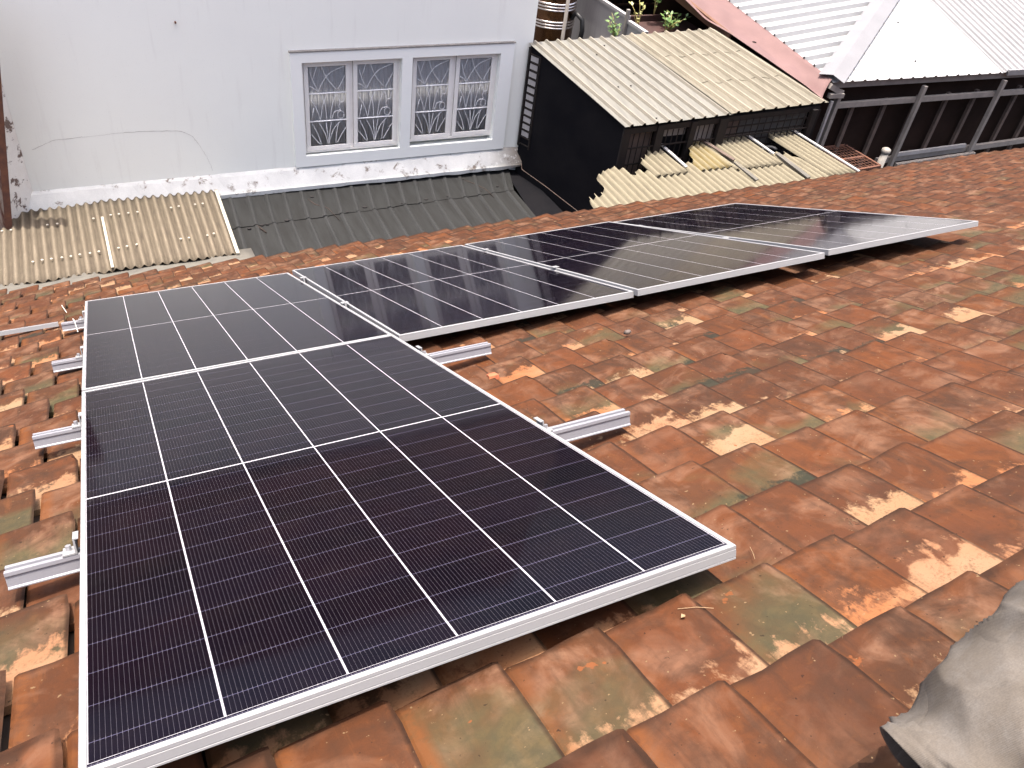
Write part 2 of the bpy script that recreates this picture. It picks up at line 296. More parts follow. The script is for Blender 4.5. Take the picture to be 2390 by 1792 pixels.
def cloth(name, a, b, fade=None):
    t = NT(name); w = t.world(); n = t.noise(w, 7, 5, 0.6); g = t.noise(w, 24, 6, 0.7, 0.4)
    c = t.mix(t.ramp(n, 0.35, 0.68), a, b)
    if fade: c = t.mix(t.ramp(g, 0.48, 0.75, 0, 0.6), c, fade)
    v = t.n('ShaderNodeTexWave', wave_type='BANDS', bands_direction='DIAGONAL'); t.l(w, v.inputs['Vector']); v.inputs['Scale'].default_value = 210
    v.inputs['Distortion'].default_value = 0.6
    c = t.mix(t.math('MULTIPLY', v.outputs['Fac'], 0.09), c, (0.04, 0.04, 0.05))
    c = t.mix(t.ramp(t.noise(w, 420, 2, 0.6), 0.35, 0.7, 0, 0.3), c, (0.05, 0.045, 0.04))
    f = t.noise(t.world((1, 1, 0.6)), 9, 2, 0.45, 0.8)
    r = t.math('POWER', t.math('ABSOLUTE', t.math('SUBTRACT', f, 0.5)), 0.6)
    t.bump(t.math('MULTIPLY_ADD', r, 1.0, t.math('MULTIPLY', v.outputs['Fac'], 0.05)), 0.28, 0.012)
    return t.set(Base_Color=c, Roughness=0.92, Specular_IOR_Level=0.15)
M['trousers'] = cloth('faded_grey_trousers', (0.1316, 0.1156, 0.1006), (0.0940, 0.0780, 0.0620), (0.1579, 0.1457, 0.1344))
M['shirt'] = cloth('dark_shirt', (0.05, 0.055, 0.08), (0.07, 0.075, 0.10))
M['skin'] = worn('skin', (0.34, 0.18, 0.11), (0.29, 0.15, 0.09), 20, 0.55, bump=0.05)
M['sock'] = cloth('dark_shoe', (0.035, 0.018, 0.022), (0.05, 0.028, 0.03))
M['hair'] = NT('black_hair').set(Base_Color=(0.012, 0.010, 0.009), Roughness=0.6)
M['eye'] = NT('eye').set(Base_Color=(0.5, 0.48, 0.45), Roughness=0.2)

# ------------------------------------------------------------------ mesh helpers
X3, Y3, Z3 = Vector((1, 0, 0)), Vector((0, 1, 0)), Vector((0, 0, 1))
class MB:
    """Collects shapes and links them as one mesh object."""
    def __init__(s): s.v = []; s.f = []; s.uv = []; s.fn = None
    def add(s, vs, fs, uvs=None):
        o = len(s.v); s.v += [Vector(v) for v in vs]
        for k, f in enumerate(fs):
            s.f.append([i + o for i in f])
            s.uv.append([(uvs[i] if uvs else (0.0, 0.0)) for i in f])
        return s
    def box(s, lo, hi):
        (a, b, c), (d, e, f) = lo, hi
        vs = [(a, b, c), (d, b, c), (d, e, c), (a, e, c), (a, b, f), (d, b, f), (d, e, f), (a, e, f)]
        return s.add(vs, [(0, 3, 2, 1), (4, 5, 6, 7), (0, 1, 5, 4), (1, 2, 6, 5), (2, 3, 7, 6), (3, 0, 4, 7)])
    def bar(s, p, q, w, h, up=Z3):
        p, q = Vector(p), Vector(q); d = (q - p).normalized(); up = Vector(up)
        side = d.cross(up)
        side = side.normalized() if side.length > 1e-4 else d.orthogonal().normalized()
        u = side.cross(d); a, b = side * w / 2, u * h / 2
        vs = [p - a - b, p + a - b, p + a + b, p - a + b, q - a - b, q + a - b, q + a + b, q - a + b]
        return s.add(vs, [(0, 1, 2, 3), (7, 6, 5, 4), (0, 4, 5, 1), (1, 5, 6, 2), (2, 6, 7, 3), (3, 7, 4, 0)])
    def tube(s, pts, r, n=8, cap=True):
        pts = [Vector(p) for p in pts]; rs = r if isinstance(r, (list, tuple)) else [r] * len(pts)
        vs = []; prev = None
        for i, p in enumerate(pts):
            d = (pts[min(i + 1, len(pts) - 1)] - pts[max(i - 1, 0)]).normalized()
            a = (prev - d * prev.dot(d)) if prev else d.orthogonal()
            a = a.normalized() if a.length > 1e-6 else d.orthogonal().normalized()
            prev = a; b = d.cross(a)
            vs += [p + (a * math.cos(2 * math.pi * k / n) + b * math.sin(2 * math.pi * k / n)) * rs[i] for k in range(n)]
        fs = [(i * n + k, i * n + (k + 1) % n, (i + 1) * n + (k + 1) % n, (i + 1) * n + k) for i in range(len(pts) - 1) for k in range(n)]
        if cap: fs += [tuple(reversed(range(n))), tuple(range((len(pts) - 1) * n, len(pts) * n))]
        return s.add(vs, fs)
    def lathe(s, prof, c, n=32):
        c = Vector(c)
        vs = [c + Vector((r * math.cos(2 * math.pi * k / n), r * math.sin(2 * math.pi * k / n), z)) for r, z in prof for k in range(n)]
        fs = [(i * n + k, i * n + (k + 1) % n, (i + 1) * n + (k + 1) % n, (i + 1) * n + k) for i in range(len(prof) - 1) for k in range(n)]
        return s.add(vs, fs)
    def extrude(s, prof, p, q, up):
        """Closed 2-D profile (side, up) swept from p to q."""
        p, q = Vector(p), Vector(q); d = (q - p).normalized(); side = d.cross(Vector(up)).normalized(); u = side.cross(d)
        n = len(prof); vs = [e + side * a + u * b for e in (p, q) for a, b in prof]
        return s.add(vs, [(k, (k + 1) % n, n + (k + 1) % n, n + k) for k in range(n)] + [tuple(reversed(range(n))), tuple(range(n, 2 * n))])
    def build(s, name, mat, parent=None, smooth=False, bevel=0.0, solid=0.0, uv=False):
        me = bpy.data.meshes.new(name)
        vs = [s.fn(v) for v in s.v] if s.fn else s.v
        me.from_pydata([tuple(v) for v in vs], [], s.f); me.materials.append(mat)
        if uv:
            l = me.uv_layers.new(name='uv'); flat = [c for f in s.uv for u in f for c in u]; l.data.foreach_set('uv', flat)
        if smooth: me.polygons.foreach_set('use_smooth', [True] * len(me.polygons))
        me.update()
        o = bpy.data.objects.new(name, me); COL.objects.link(o)
        if parent: o.parent = parent
        if solid:
            k = o.modifiers.new('thick', 'SOLIDIFY'); k.thickness = solid; k.offset = -1
        if bevel:
            k = o.modifiers.new('bevel', 'BEVEL'); k.width = bevel; k.segments = 2; k.limit_method = 'ANGLE'
        return o

def tag(o, label=None, cat=None, group=None, kind=None):
    for k, v in (('label', label), ('category', cat), ('group', group), ('kind', kind)):
        if v: o[k] = v
    return o
def empty(name, loc=(0, 0, 0), rot=(0, 0, 0), **kw):
    o = bpy.data.objects.new(name, None); COL.objects.link(o); o.location = loc; o.rotation_euler = rot
    o.empty_display_size = 0.2
    return tag(o, **kw)
def lerp(a, b, t): return a + (b - a) * t

def corrugated(P00, P10, P01, P11, ribs, amp, profile='sine', top=None, bottom=None, nb=8, per=8, fan=None):
    """Ribbed sheet over a quad: a runs across the ribs (P00->P10), b along them (P00->P01)."""
    P00, P10, P01, P11 = map(Vector, (P00, P10, P01, P11))
    nrm = (P10 - P00).cross(P01 - P00).normalized()
    if nrm.z < 0: nrm = -nrm
    mb = MB(); na = ribs * per
    def prof(x):
        f = x % 1.0
        if profile == 'sine': return 2.0 * (0.5 + 0.5 * math.cos(2 * math.pi * (x - 0.5))) ** 1.4 - 1.0
        d = abs(f - 0.5)
        return 1.0 if d < 0.05 else (0.0 if d > 0.15 else (0.15 - d) / 0.10)
    xs = [i / na for i in range(na + 1)]
    if profile == 'trap':
        xs = sorted({round((k + c) / ribs, 6) for k in range(ribs) for c in (0, .18, .35, .45, .55, .65, .82)} | {1.0})
    vs = []; uv = []
    for a in xs:
        b0 = bottom(a) if bottom else 0.0; b1 = top(a) if top else 1.0
        for j in range(nb + 1):
            b = lerp(b0, b1, j / nb)
            p = lerp(lerp(P00, P10, a), lerp(P01, P11, a), b)
            uv.append((a * ribs, b)); vs.append(p + nrm * (amp * prof(a * ribs) + 0.002 * math.sin(a * 23 + b * 5)))
    m = nb + 1
    fs = [(i * m + j, (i + 1) * m + j, (i + 1) * m + j + 1, i * m + j + 1) for i in range(len(xs) - 1) for j in range(nb)]
    return mb.add(vs, fs, uv)
def piecewise(pts):
    def f(a):
        if a <= pts[0][0]: return pts[0][1]
        for (x0, y0), (x1, y1) in zip(pts, pts[1:]):
            if a <= x1: return y0 if x1 == x0 else lerp(y0, y1, (a - x0) / (x1 - x0))
        return pts[-1][1]
    return f
def quadpt(P, a, b):
    P = [Vector(p) for p in P]; return lerp(lerp(P[0], P[1], a), lerp(P[2], P[3], a), b)

# ------------------------------------------------------------------ ground
g = MB(); g.add([(-70, -60, -5), (80, -60, -5), (80, 80, -5), (-70, 80, -5)], [(0, 1, 2, 3)])
tag(g.build('ground', M['earth']), kind='structure')

# ------------------------------------------------------------------ tiled roof
PITCH = 0.4438702            # the roof falls away from the camera
VV = Vector((0, math.cos(PITCH), -math.sin(PITCH))); NN = Vector((0, math.sin(PITCH), math.cos(PITCH)))
def rp(u, v, w=0.0): return X3 * u + VV * v + NN * w          # roof coordinates to the world
ROOFROT = (-PITCH, 0, 0)
roof = empty('tiled_house', (0, 0, 0), ROOFROT, label='house with weathered terracotta tile roof sloping away under the solar panels', cat='house')
TW, TE, ZT = 0.195, 0.2365, -0.107      # tile pitch across, exposed length, height of the butt's top
EAVE = 3.651
mb = MB(); mb.box((-2.6, -3.9, -0.20), (13.6, EAVE - 0.10, -0.155)); mb.build('roof_deck', M['batten'], roof)
inv = Matrix.Rotation(PITCH, 3, 'X')
mb = MB(); mb.box((-2.4, -3.2, -5), (13.4, 2.85, -2.1))
mb.v = [inv @ v for v in mb.v]; mb.build('wall', M['housewall'], roof)
mb = MB(); mb.bar((-2.6, EAVE - 0.07, -0.19), (13.6, EAVE - 0.07, -0.19), 0.03, 0.14, Z3); mb.build('fascia', M['batten'], roof)

def tile_mesh(rr, mb, du=0.0, dv=0.0, dz=0.0, ang=0.0, tilt=0.0, chip=None):
    """One flat clay tile; origin at its far right corner, body to -x and -y (upslope)."""
    nu, nv = 5, 4; L = TE + 0.065; W = TW - 0.0022; TH = 0.017
    vs = []; uv = []
    jag = [rr.uniform(-0.0025, 0.0025) for _ in range(nu + 1)]
    jr = [rr.uniform(-0.0015, 0.0015) for _ in range(nv + 1)]
    bow = rr.uniform(0.0, 0.0035); sag = rr.uniform(-0.002, 0.002)
    us = [0.0, 0.04, 0.35, 0.65, 0.93, 1.0]; vsx = [0.0, 0.22, 0.5, 0.8, 1.0]
    ca, sa = math.cos(ang), math.sin(ang)
    def pt(i, j, under):
        a, b = us[i], vsx[j]
        x = -W + W * a; y = -L + L * b
        if i == nu: x += jr[j]
        if j == nv: y += jag[i]
        if i == nu and j == nv: x -= 0.004; y -= 0.004
        z = 0.022 * a ** 1.5 + bow * 4 * a * (1 - a) + sag * 4 * b * (1 - b)
        if i == 0: z -= 0.0035
        if i == nu: z -= 0.0025
        z += -0.0225 * (1 - b) / (TE / L) + tilt * a
        if chip and j == nv and (i == nu) == (chip > 0) and i in (0, nu): y -= 0.02; x -= 0.012 * chip
        if under:
            z -= TH
            if i == nu: x -= 0.009
        return Vector((du + x * ca - y * sa, dv + x * sa + y * ca, z + dz)), (a, max(0.0, (b * L - 0.065) / TE))
    top = {}; bot = {}
    for i in range(nu + 1):
        for j in range(nv + 1):
            p, q = pt(i, j, False); top[i, j] = len(vs); vs.append(p); uv.append(q)
    ring = [(i, 0) for i in range(nu + 1)] + [(nu, j) for j in range(1, nv + 1)] + [(i, nv) for i in range(nu - 1, -1, -1)] + [(0, j) for j in range(nv - 1, 0, -1)]
    for i, j in ring:
        p, q = pt(i, j, True); bot[i, j] = len(vs); vs.append(p); uv.append(q)
    fs = [(top[i, j], top[i + 1, j], top[i + 1, j + 1], top[i, j + 1]) for i in range(nu) for j in range(nv)]
    n = len(ring)
    for k in range(n):
        a, b = ring[k], ring[(k + 1) % n]; fs.append((top[b], top[a], bot[a], bot[b]))
    mb.add(vs, fs, uv)

PANW, PANL, GAP = 1.134, 2.04, 0.022
NOM = [(0, -0.02 - PANL), (0, 0), (PANW + GAP, 0), (2 * (PANW + GAP), 0), (3 * (PANW + GAP), 0)]
def project(p):
    d = p - CAM_POS; c = [sum(MR[i][k] * d[i] for i in range(3)) for k in range(3)]
    if c[2] < 0.1: return None
    k = 29.339 / 36.0
    return (c[0] / c[2] * k + 0.5, c[1] / c[2] * k + 0.375, c[2])
def hidden(p):
    """Behind a panel as seen from the photograph's camera (only chooses which tiles are single objects)."""
    w = p.dot(NN); cw = CAM_POS.dot(NN); t = (0 - cw) / (w - cw); q = CAM_POS + (p - CAM_POS) * t
    u, v = q.x, q.dot(VV)
    return any(a - 0.02 < u < a + PANW + 0.02 and b - 0.05 < v < b + PANL + 0.02 for a, b in NOM)

spots = []
NC0, NC1 = -7, 24
for j in range(NC0, NC1 + 1):
    vb = -2.0245 + TE * j - (0.05 if j == NC1 else 0.0)
    off = 1.238 if j % 2 == 0 else 1.1405
    for i in range(-18, 62):
        u = off + TW * i
        if u < -2.45 or u > 13.4: continue
        spots.append((u, vb))
ranked = []
for k, (u, vb) in enumerate(spots):
    p = rp(u - TW / 2, vb - TE / 2, -0.112); q = project(p)
    if q is None or not (-0.03 < q[0] < 1.03 and -0.02 < q[1] < 0.78): continue
    if hidden(p) and hidden(rp(u - 0.03, vb - 0.02, -0.112)) and hidden(rp(u - TW + 0.03, vb - TE + 0.02, -0.112)): continue
    d = (p - CAM_POS); area = abs(d.normalized().dot(NN)) / d.length_squared
    ranked.append((-area, k))
ranked.sort(); single = {k for _, k in ranked[:300]}
variants = []
for s in range(14):
    rr = random.Random(100 + s); mb = MB(); tile_mesh(rr, mb, chip=(1 if s == 3 else -1 if s == 9 else None))
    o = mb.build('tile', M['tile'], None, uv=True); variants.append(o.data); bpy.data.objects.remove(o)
field = MB(); rr = random.Random(5)
for k, (u, vb) in enumerate(spots):
    du, dv, dz = rr.uniform(-0.003, 0.003), rr.uniform(-0.009, 0.009), rr.uniform(-0.003, 0.003)
    wave = 0.006 * math.sin(u * 1.3 + vb * 0.7) + 0.004 * math.sin(vb * 2.1 - u * 0.5)
    ang = R(rr.uniform(-1.0, 1.0)); tl = rr.uniform(-0.003, 0.004)
    if k in single:
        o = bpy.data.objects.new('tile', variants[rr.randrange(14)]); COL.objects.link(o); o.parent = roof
        o.location = (u + du, vb + dv, ZT + wave + dz); o.rotation_euler = (R(rr.uniform(-0.35, 0.35)), -tl / TW, ang)
    else:
        tile_mesh(rr, field, u + du, vb + dv, ZT + wave + dz, ang, tl)
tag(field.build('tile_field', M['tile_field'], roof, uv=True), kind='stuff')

# ------------------------------------------------------------------ solar panels
POSE = [((0.85, 1.06, -0.03), (0.48, 0.73, 0.60)), ((0.05, 0.45, -0.14), (-0.67, 1.06, 0.20)), ((0.54, 1.36, -0.91), (0.45, 0.25, 0.30)),
        ((-1.06, -1.80, 0.25), (0.25, -0.66, -0.19)), ((-0.38, -1.08, 0.84), (-0.63, -0.27, 0.21))]
PLAB = ['nearest solar panel, standing alone in front of the row with large dark cells',
        'leftmost solar panel of the back row, directly behind the nearest panel',
        'solar panel second from left in the back row, with pale vertical reflections',
        'solar panel third from left in the back row, reflecting beige sheet roofs',
        'farthest solar panel at the right end of the back row, with pale glare']
FW, FH, LIP = 0.0, 0.030, 0.011
FRAMEW = 0.028
def frame_mesh():
    mb = MB(); w, l = PANW / 2, PANL / 2
    # mitred ring: outer wall, flat top lip, inner drop, underside flange
    rings = [(0, -FH), (0, -0.008), (0.0008, -0.0085), (0.0008, -0.0095), (0, -0.010), (0, -0.0015), (0.0015, 0), (LIP - 0.001, 0), (LIP, -0.0008), (LIP, -0.0075), (FRAMEW, -0.0075 - 0.0), ]
    rings = [(0.0, -FH), (0.0, -FH + 0.0035), (0.0007, -FH + 0.004), (0.0007, -FH + 0.005), (0.0, -FH + 0.0055), (0.0, -0.0095), (0.0007, -0.009), (0.0007, -0.008), (0.0, -0.0075), (0.0, -0.0012), (0.0012, 0.0), (LIP - 0.001, 0.0), (LIP, -0.001), (LIP, -0.007)]
    vs = []
    for ins, z in rings:
        a, b = w - ins, l - ins
        vs += [(-a, -b, z), (a, -b, z), (a, b, z), (-a, b, z)]
    fs = [(i * 4 + k, i * 4 + (k + 1) % 4, (i + 1) * 4 + (k + 1) % 4, (i + 1) * 4 + k) for i in range(len(rings) - 1) for k in range(4)]
    mb.add(vs, fs)
    # bottom flange
    vs = []
    for ins, z in ((0.0, -FH), (FRAMEW, -FH), (FRAMEW, -FH + 0.002)):
        a, b = w - ins, l - ins; vs += [(-a, -b, z), (a, -b, z), (a, b, z), (-a, b, z)]
    mb.add(vs, [((i + 1) * 4 + k, (i + 1) * 4 + (k + 1) % 4, i * 4 + (k + 1) % 4, i * 4 + k) for i in range(2) for k in range(4)])
    return mb
CW, CG = 0.1820, 0.0034
HALF = 11 * 0.0905
def string_mesh():
    mb = MB(); mb.box((-CW / 2, -HALF / 2, -0.0009), (CW / 2, HALF / 2, 0.0)); return mb
panel_meshes = None
for k, ((ou, ov), (q, rv)) in enumerate(zip(NOM, POSE)):
    Rl = Matrix.Rotation(0.01 * Vector(rv).length, 3, Vector(rv).normalized())
    c = Vector((ou + PANW / 2 + q[0] * .01, ov + PANL / 2 + q[1] * .01, q[2] * .01))
    base = Matrix.Rotation(-PITCH, 3, 'X')
    pan = empty('solar_panel', base @ c, (base @ Rl).to_euler(), label=PLAB[k], cat='solar panel', group='solar panels on the roof')
    if panel_meshes is None:
        fr = frame_mesh().build('frame', M['alu'], pan)
        mb = MB(); mb.box((-PANW / 2 + LIP - 0.002, -PANL / 2 + LIP - 0.002, -0.0075), (PANW / 2 - LIP + 0.002, PANL / 2 - LIP + 0.002, -0.0025))
        bs = mb.build('backsheet', M['backsheet'], pan)
        a, b = PANW / 2 - LIP, PANL / 2 - LIP
        bm_ = MB(); bm_.box((-a, -0.00425, -0.0031), (a, 0.00425, -0.00215)); ed = bm_.build('edge_strip', M['cell'])
        st = string_mesh().build('cell_string', M['cell'])
        mb = MB(); mb.box((-0.055, -0.03, -0.028), (0.055, 0.03, -0.0078)); jb = mb.build('junction_box', M['rubber'], pan)
        panel_meshes = dict(frame=fr.data, backsheet=bs.data, edge_strip=ed.data, cell_string=st.data, junction_box=jb.data)
        bpy.data.objects.remove(st); bpy.data.objects.remove(ed)
    else:
        for nm in ('frame', 'backsheet', 'junction_box'):
            o = bpy.data.objects.new(nm, panel_meshes[nm]); COL.objects.link(o); o.parent = pan
    for h in (-1, 1):
        o = bpy.data.objects.new('edge_strip', panel_meshes['edge_strip']); COL.objects.link(o); o.parent = pan; o.location = (0, h * (PANL / 2 - LIP - 0.00425), 0)
    for i in range(6):
        for h in (-1, 1):
            o = bpy.data.objects.new('cell_string', panel_meshes['cell_string']); COL.objects.link(o); o.parent = pan
            o.location = ((i - 2.5) * (CW + CG), h * (HALF / 2 + 0.0036), -0.0022)

# ------------------------------------------------------------------ mounting rails
RW, RH = 0.038, 0.042
RAILPROF = [(-RW / 2, 0), (RW / 2, 0), (RW / 2, 0.004), (RW / 2 - 0.003, 0.006), (RW / 2 - 0.003, 0.030), (RW / 2, 0.032), (RW / 2, RH), (0.007, RH), (0.007, RH - 0.012), (-0.007, RH - 0.012), (-0.007, RH), (-RW / 2, RH), (-RW / 2, 0.032), (-RW / 2 + 0.003, 0.030), (-RW / 2 + 0.003, 0.006), (-RW / 2, 0.004)]
def rail(u0, u1, v, top, label, clamps=(), feet=(), v1=None):
    r = empty('mounting_rail', (0, 0, 0), ROOFROT, label=label, cat='rail', group='aluminium mounting rails')
    mb = MB(); mb.extrude(RAILPROF, (u0, v, top - RH), (u1, v if v1 is None else v1, top - RH), Z3); mb.build('channel', M['rail'], r, bevel=0.0008)
    for u in clamps:
        mb = MB(); d = -1 if u < 0.5 else 1
        mb.box((u - 0.003, v - 0.02, top), (u + 0.003, v + 0.02, -0.001 + 0.003)) if False else None
        e = u - d * 0.0
        mb.box((min(e, e + d * 0.004), v - 0.02, top + 0.001), (max(e, e + d * 0.004), v + 0.02, 0.0045))
        mb.box((min(e - d * 0.008, e), v - 0.02, 0.0012), (max(e - d * 0.008, e), v + 0.02, 0.0045))
        mb.box((min(e + d * 0.004, e + d * 0.030), v - 0.02, top + 0.001), (max(e + d * 0.004, e + d * 0.030), v + 0.02, top + 0.006))
        cl = mb.build('end_clamp', M['alu'], r, bevel=0.0008)
        mb = MB(); mb.tube([(e + d * 0.017, v, top + 0.006), (e + d * 0.017, v, top + 0.018)], 0.0065, 6)
        mb.build('bolt', M['steel'], cl)
    for u in feet:
        mb = MB(); mb.bar((u, v - 0.03, top - RH - 0.004), (u, v + 0.05, top - RH - 0.004), 0.04, 0.006, Z3)
        mb.bar((u, v - 0.02, top - RH - 0.004), (u, v - 0.02, -0.12), 0.04, 0.006, Y3)
        mb.build('roof_hook', M['steel'], r)
    return r
RT = -0.031
rail(-0.146, 1.432, -1.240, RT - 0.003, 'aluminium rail crossing under the near half of the nearest panel', (-0.002, 1.150), (0.1, 0.7))
rail(-0.145, 1.433, -0.276, RT - 0.003, 'aluminium rail crossing under the far half of the nearest panel', (-0.002, 1.150), (0.1, 0.7))
rail(-0.131, 4.60, 0.768, RT - 0.008, 'aluminium rail ending just left of the back row, on its near half', (-0.008,), (0.3, 1.3, 2.3, 3.3, 4.3))
rail(-0.120, 4.60, 1.672, RT - 0.008, 'aluminium rail ending left of the back row, nearest the eave', (-0.008,), (0.3, 1.3, 2.3, 3.3, 4.3))
r = empty('loose_rail', (0, 0, 0), ROOFROT, label='long thin aluminium bar lying on the tiles at the left edge', cat='rail')
mb = MB(); mb.extrude([(-0.011, 0), (0.011, 0), (0.011, 0.022), (0.003, 0.022), (0.003, 0.016), (-0.003, 0.016), (-0.003, 0.022), (-0.011, 0.022)], (-2.1, 1.86, -0.098), (-0.150, 1.915, -0.094), Z3)
mb.build('bar', M['alu'], r)
# mid clamps in the seams of the row
for s in range(3):
    for v in (0.768, 1.672):
        u = (s + 1) * (PANW + GAP) - GAP / 2
        mb = MB(); mb.box((u - 0.017, v - 0.02, 0.003), (u + 0.017, v + 0.02, 0.0052)); mb.box((u - 0.004, v - 0.02, RT - 0.004), (u + 0.004, v + 0.02, 0.003))
        mb.tube([(u, v, 0.0052), (u, v, 0.008)], 0.005, 6)
        o = mb.build('mid_clamp', M['alu']); o.rotation_euler = ROOFROT
        tag(o, 'small clamp in the %s half of the seam between %s' % ('near' if v < 1 else 'far', ('the two leftmost back panels', 'the two middle back panels', 'the two rightmost back panels')[s]), 'clamp', 'clamps between the panels')
# nylon ties at the left end
for (a, b, c) , lab in (((( -0.152, 2.55, -0.085), (-0.12, 2.2, -0.06), (-0.106, 2.05, -0.05)), 'thin white cable tie tail behind the rail nearest the eave'),
                   (((-0.062, 1.67, -0.026), (-0.056, 1.64, -0.03), (-0.050, 1.60, -0.085)), 'thin white cable tie tail hanging over the rail nearest the eave')):
    mb = MB(); mb.tube([a, b, c], 0.0022, 5); o = mb.build('cable_tie', M['tie']); o.rotation_euler = ROOFROT
    tag(o, lab, 'cable tie', 'white cable ties')

# ------------------------------------------------------------------ small debris on the tiles
def debris(name, mbld, mat, lab, cat, smooth=False, bevel=0):
    o = mbld.build(name, mat, None, smooth=smooth, bevel=bevel); o.rotation_euler = ROOFROT; tag(o, lab, cat); return o
mb = MB(); mb.add([(1.315, -0.525, -0.106), (1.36, -0.52, -0.106), (1.355, -0.488, -0.106), (1.32, -0.485, -0.106), (1.317, -0.522, -0.086), (1.357, -0.518, -0.088), (1.352, -0.492, -0.084), (1.322, -0.488, -0.087)],
    [(0, 3, 2, 1), (4, 5, 6, 7), (0, 1, 5, 4), (1, 2, 6, 5), (2, 3, 7, 6), (3, 0, 4, 7)])
debris('tile_chip', mb, M['clay_broken'], 'small brick red tile chip lying beside the nearest panel', 'tile chip', bevel=0.002)
mb = MB(); rr = random.Random(3)
prof = [(0.001, -0.106), (0.012, -0.104), (0.016, -0.096), (0.011, -0.089), (0.001, -0.087)]
mb.lathe(prof, (2.04, -0.318, 0), 9); mb.v = [v + Vector((rr.uniform(-.003, .003), rr.uniform(-.003, .003), rr.uniform(-.002, .002))) for v in mb.v]
debris('pebble', mb, M['pebble'], 'small grey pebble on the sunlit tiles in front of the back row', 'pebble', True)
mb = MB(); mb.tube([(1.262, -1.955, -0.092), (1.252, -1.975, -0.093), (1.240, -1.995, -0.094)], 0.0006, 5)
debris('straw', mb, M['straw'], 'dry straw on the tile beside the nearest panel corner', 'straw')
mb = MB(); mb.tube([(1.0, -2.06, -0.089), (1.03, -2.078, -0.086), (1.055, -2.095, -0.088)], 0.0007, 5)
debris('twig', mb, M['straw'], 'curved dry twig on the shaded tile below the nearest panel', 'twig')
mb = MB(); mb.add([(0.989, -2.085, -0.090), (0.995, -2.090, -0.087), (1.000, -2.083, -0.089), (0.995, -2.078, -0.087)], [(0, 1, 2, 3)])
debris('dead_leaf', mb, M['straw'], 'tiny dead leaf beside the dry twig', 'leaf')

# ------------------------------------------------------------------ white house
YAW = R(2.3); W0 = Vector((1.1, 5.5, 0))
house = empty('white_house', W0, (0, 0, -YAW), label='white plastered house wall with two curtained windows and stained base', cat='house')
def sl_(v): return Vector((v.x, v.y, v.z + 0.012 * (v.x - 2.0)))
def HB(): b = MB(); b.fn = sl_; return b
SE = 3.50                                  # right end of the wall
WIN = [(1.066, 2.060, -1.955, -1.000), (2.172, 3.128, -1.930, -0.995)]
b = HB(); T = 0.2
b.box((-3.2, 0, -5), (SE, T, -1.985)); b.box((-3.2, 0, -0.97), (SE, T, 0.05))
b.box((-3.2, 0, -1.985), (WIN[0][0], T, -0.97)); b.box((WIN[0][1], 0, -1.985), (WIN[1][0], T, -0.97)); b.box((WIN[1][1], 0, -1.985), (SE, T, -0.97))
b.box((SE - T, T, -5), (SE, 5.0, 0.05)); b.box((-3.2, T, -5), (-3.0, 5.0, 0.05)); b.box((-3.0, 4.8, -5), (SE - T, 5.0, 0.05))
b.build('wall', M['plaster'], house)
b = HB(); 
pr = [(-0.02, 0.052), (-0.02, 0.10), (4.0, 2.45), (5.2, 2.45), (5.2, 0.052)]
b.add([(x, y, z) for x in (-3.4, SE + 0.03) for y, z in pr], [(0, 1, 6, 5), (1, 2, 7, 6), (2, 3, 8, 7), (3, 4, 9, 8), (4, 0, 5, 9), (0, 4, 3, 2, 1), (5, 6, 7, 8, 9)]); b.build('roof', M['unseenroof'], house)  # unseen roof, added to darken the reflection in the near panel
# raised trim round the windows, one frame with a middle pier
b = HB(); t0 = -0.035
b.box((0.957, t0, -2.070), (3.277, 0.0, -1.985 + 0.03)); b.box((0.957, t0, -1.0), (3.277, 0.0, -0.900))
b.box((0.957, t0, -1.955), (1.064, 0.0, -1.0)); b.box((2.062, t0, -1.955), (2.170, 0.0, -1.0)); b.box((3.130, t0, -1.955), (3.277, 0.0, -1.0))
b.build('window_trim', M['trim'], house)
b = HB(); b.box((0.95, t0 - 0.006, -0.899), (3.284, 0.0, -0.889)); b.build('trim_cap', M['dust'], house)
# sloping mortar ledge along the base with a drip edge
b = HB(); n = 60; vs = []; rr = random.Random(11)
for i in range(n + 1):
    s = lerp(-1.66, 3.56, i / n); rag = rr.uniform(-0.007, 0.007); end = max(0, (s - 3.35) / 0.21)
    vs += [(s, -0.002, -2.075 - 0.02 * end), (s, -0.03, -2.10 + rag - 0.03 * end), (s, -0.115 + rag * .5, -2.225 + 0.02 * end), (s, -0.125 + rag * .4, -2.245), (s, -0.122 + rag * .4, -2.285 + rag * .6 + 0.04 * end), (s, -0.002, -2.30)]
m = 6; b.add(vs, [(i * m + k, (i + 1) * m + k, (i + 1) * m + (k + 1) % m, i * m + (k + 1) % m) for i in range(n) for k in range(m)] + [tuple(range(m)), tuple(reversed(range(n * m, n * m + m)))])
b.build('ledge', M['ledge'], house, smooth=False)
# hairline cracks and a nail
b = HB(); rr = random.Random(2)
def crack(pts, w):
    out = []
    for (a, c), (d, e) in zip(pts, pts[1:]):
        for k in range(6): out.append((lerp(a, d, k / 6) + rr.uniform(-.003, .003), lerp(c, e, k / 6) + rr.uniform(-.004, .004)))
    out.append(pts[-1])
    b.tube([(x, -0.0005, z) for x, z in out], [w * rr.uniform(0.5, 1.3) for _ in out], 4)
crack([(-1.38, -1.675), (-1.20, -1.60), (-0.95, -1.585)], 0.0010); crack([(-0.6, -1.575), (-0.35, -1.58), (-0.10, -1.60), (0.0, -1.665), (0.05, -1.76)], 0.0013); crack([(0.05, -1.76), (0.11, -1.90), (0.142, -2.04)], 0.0008); crack([(-0.95, -1.585), (-0.6, -1.575)], 0.0005)
b.build('crack', M['seam'], house)
b = HB(); b.tube([(-0.012, -0.03, -0.598), (-0.012, 0.0, -0.598)], 0.008, 6); b.build('nail', M['rust'], house)
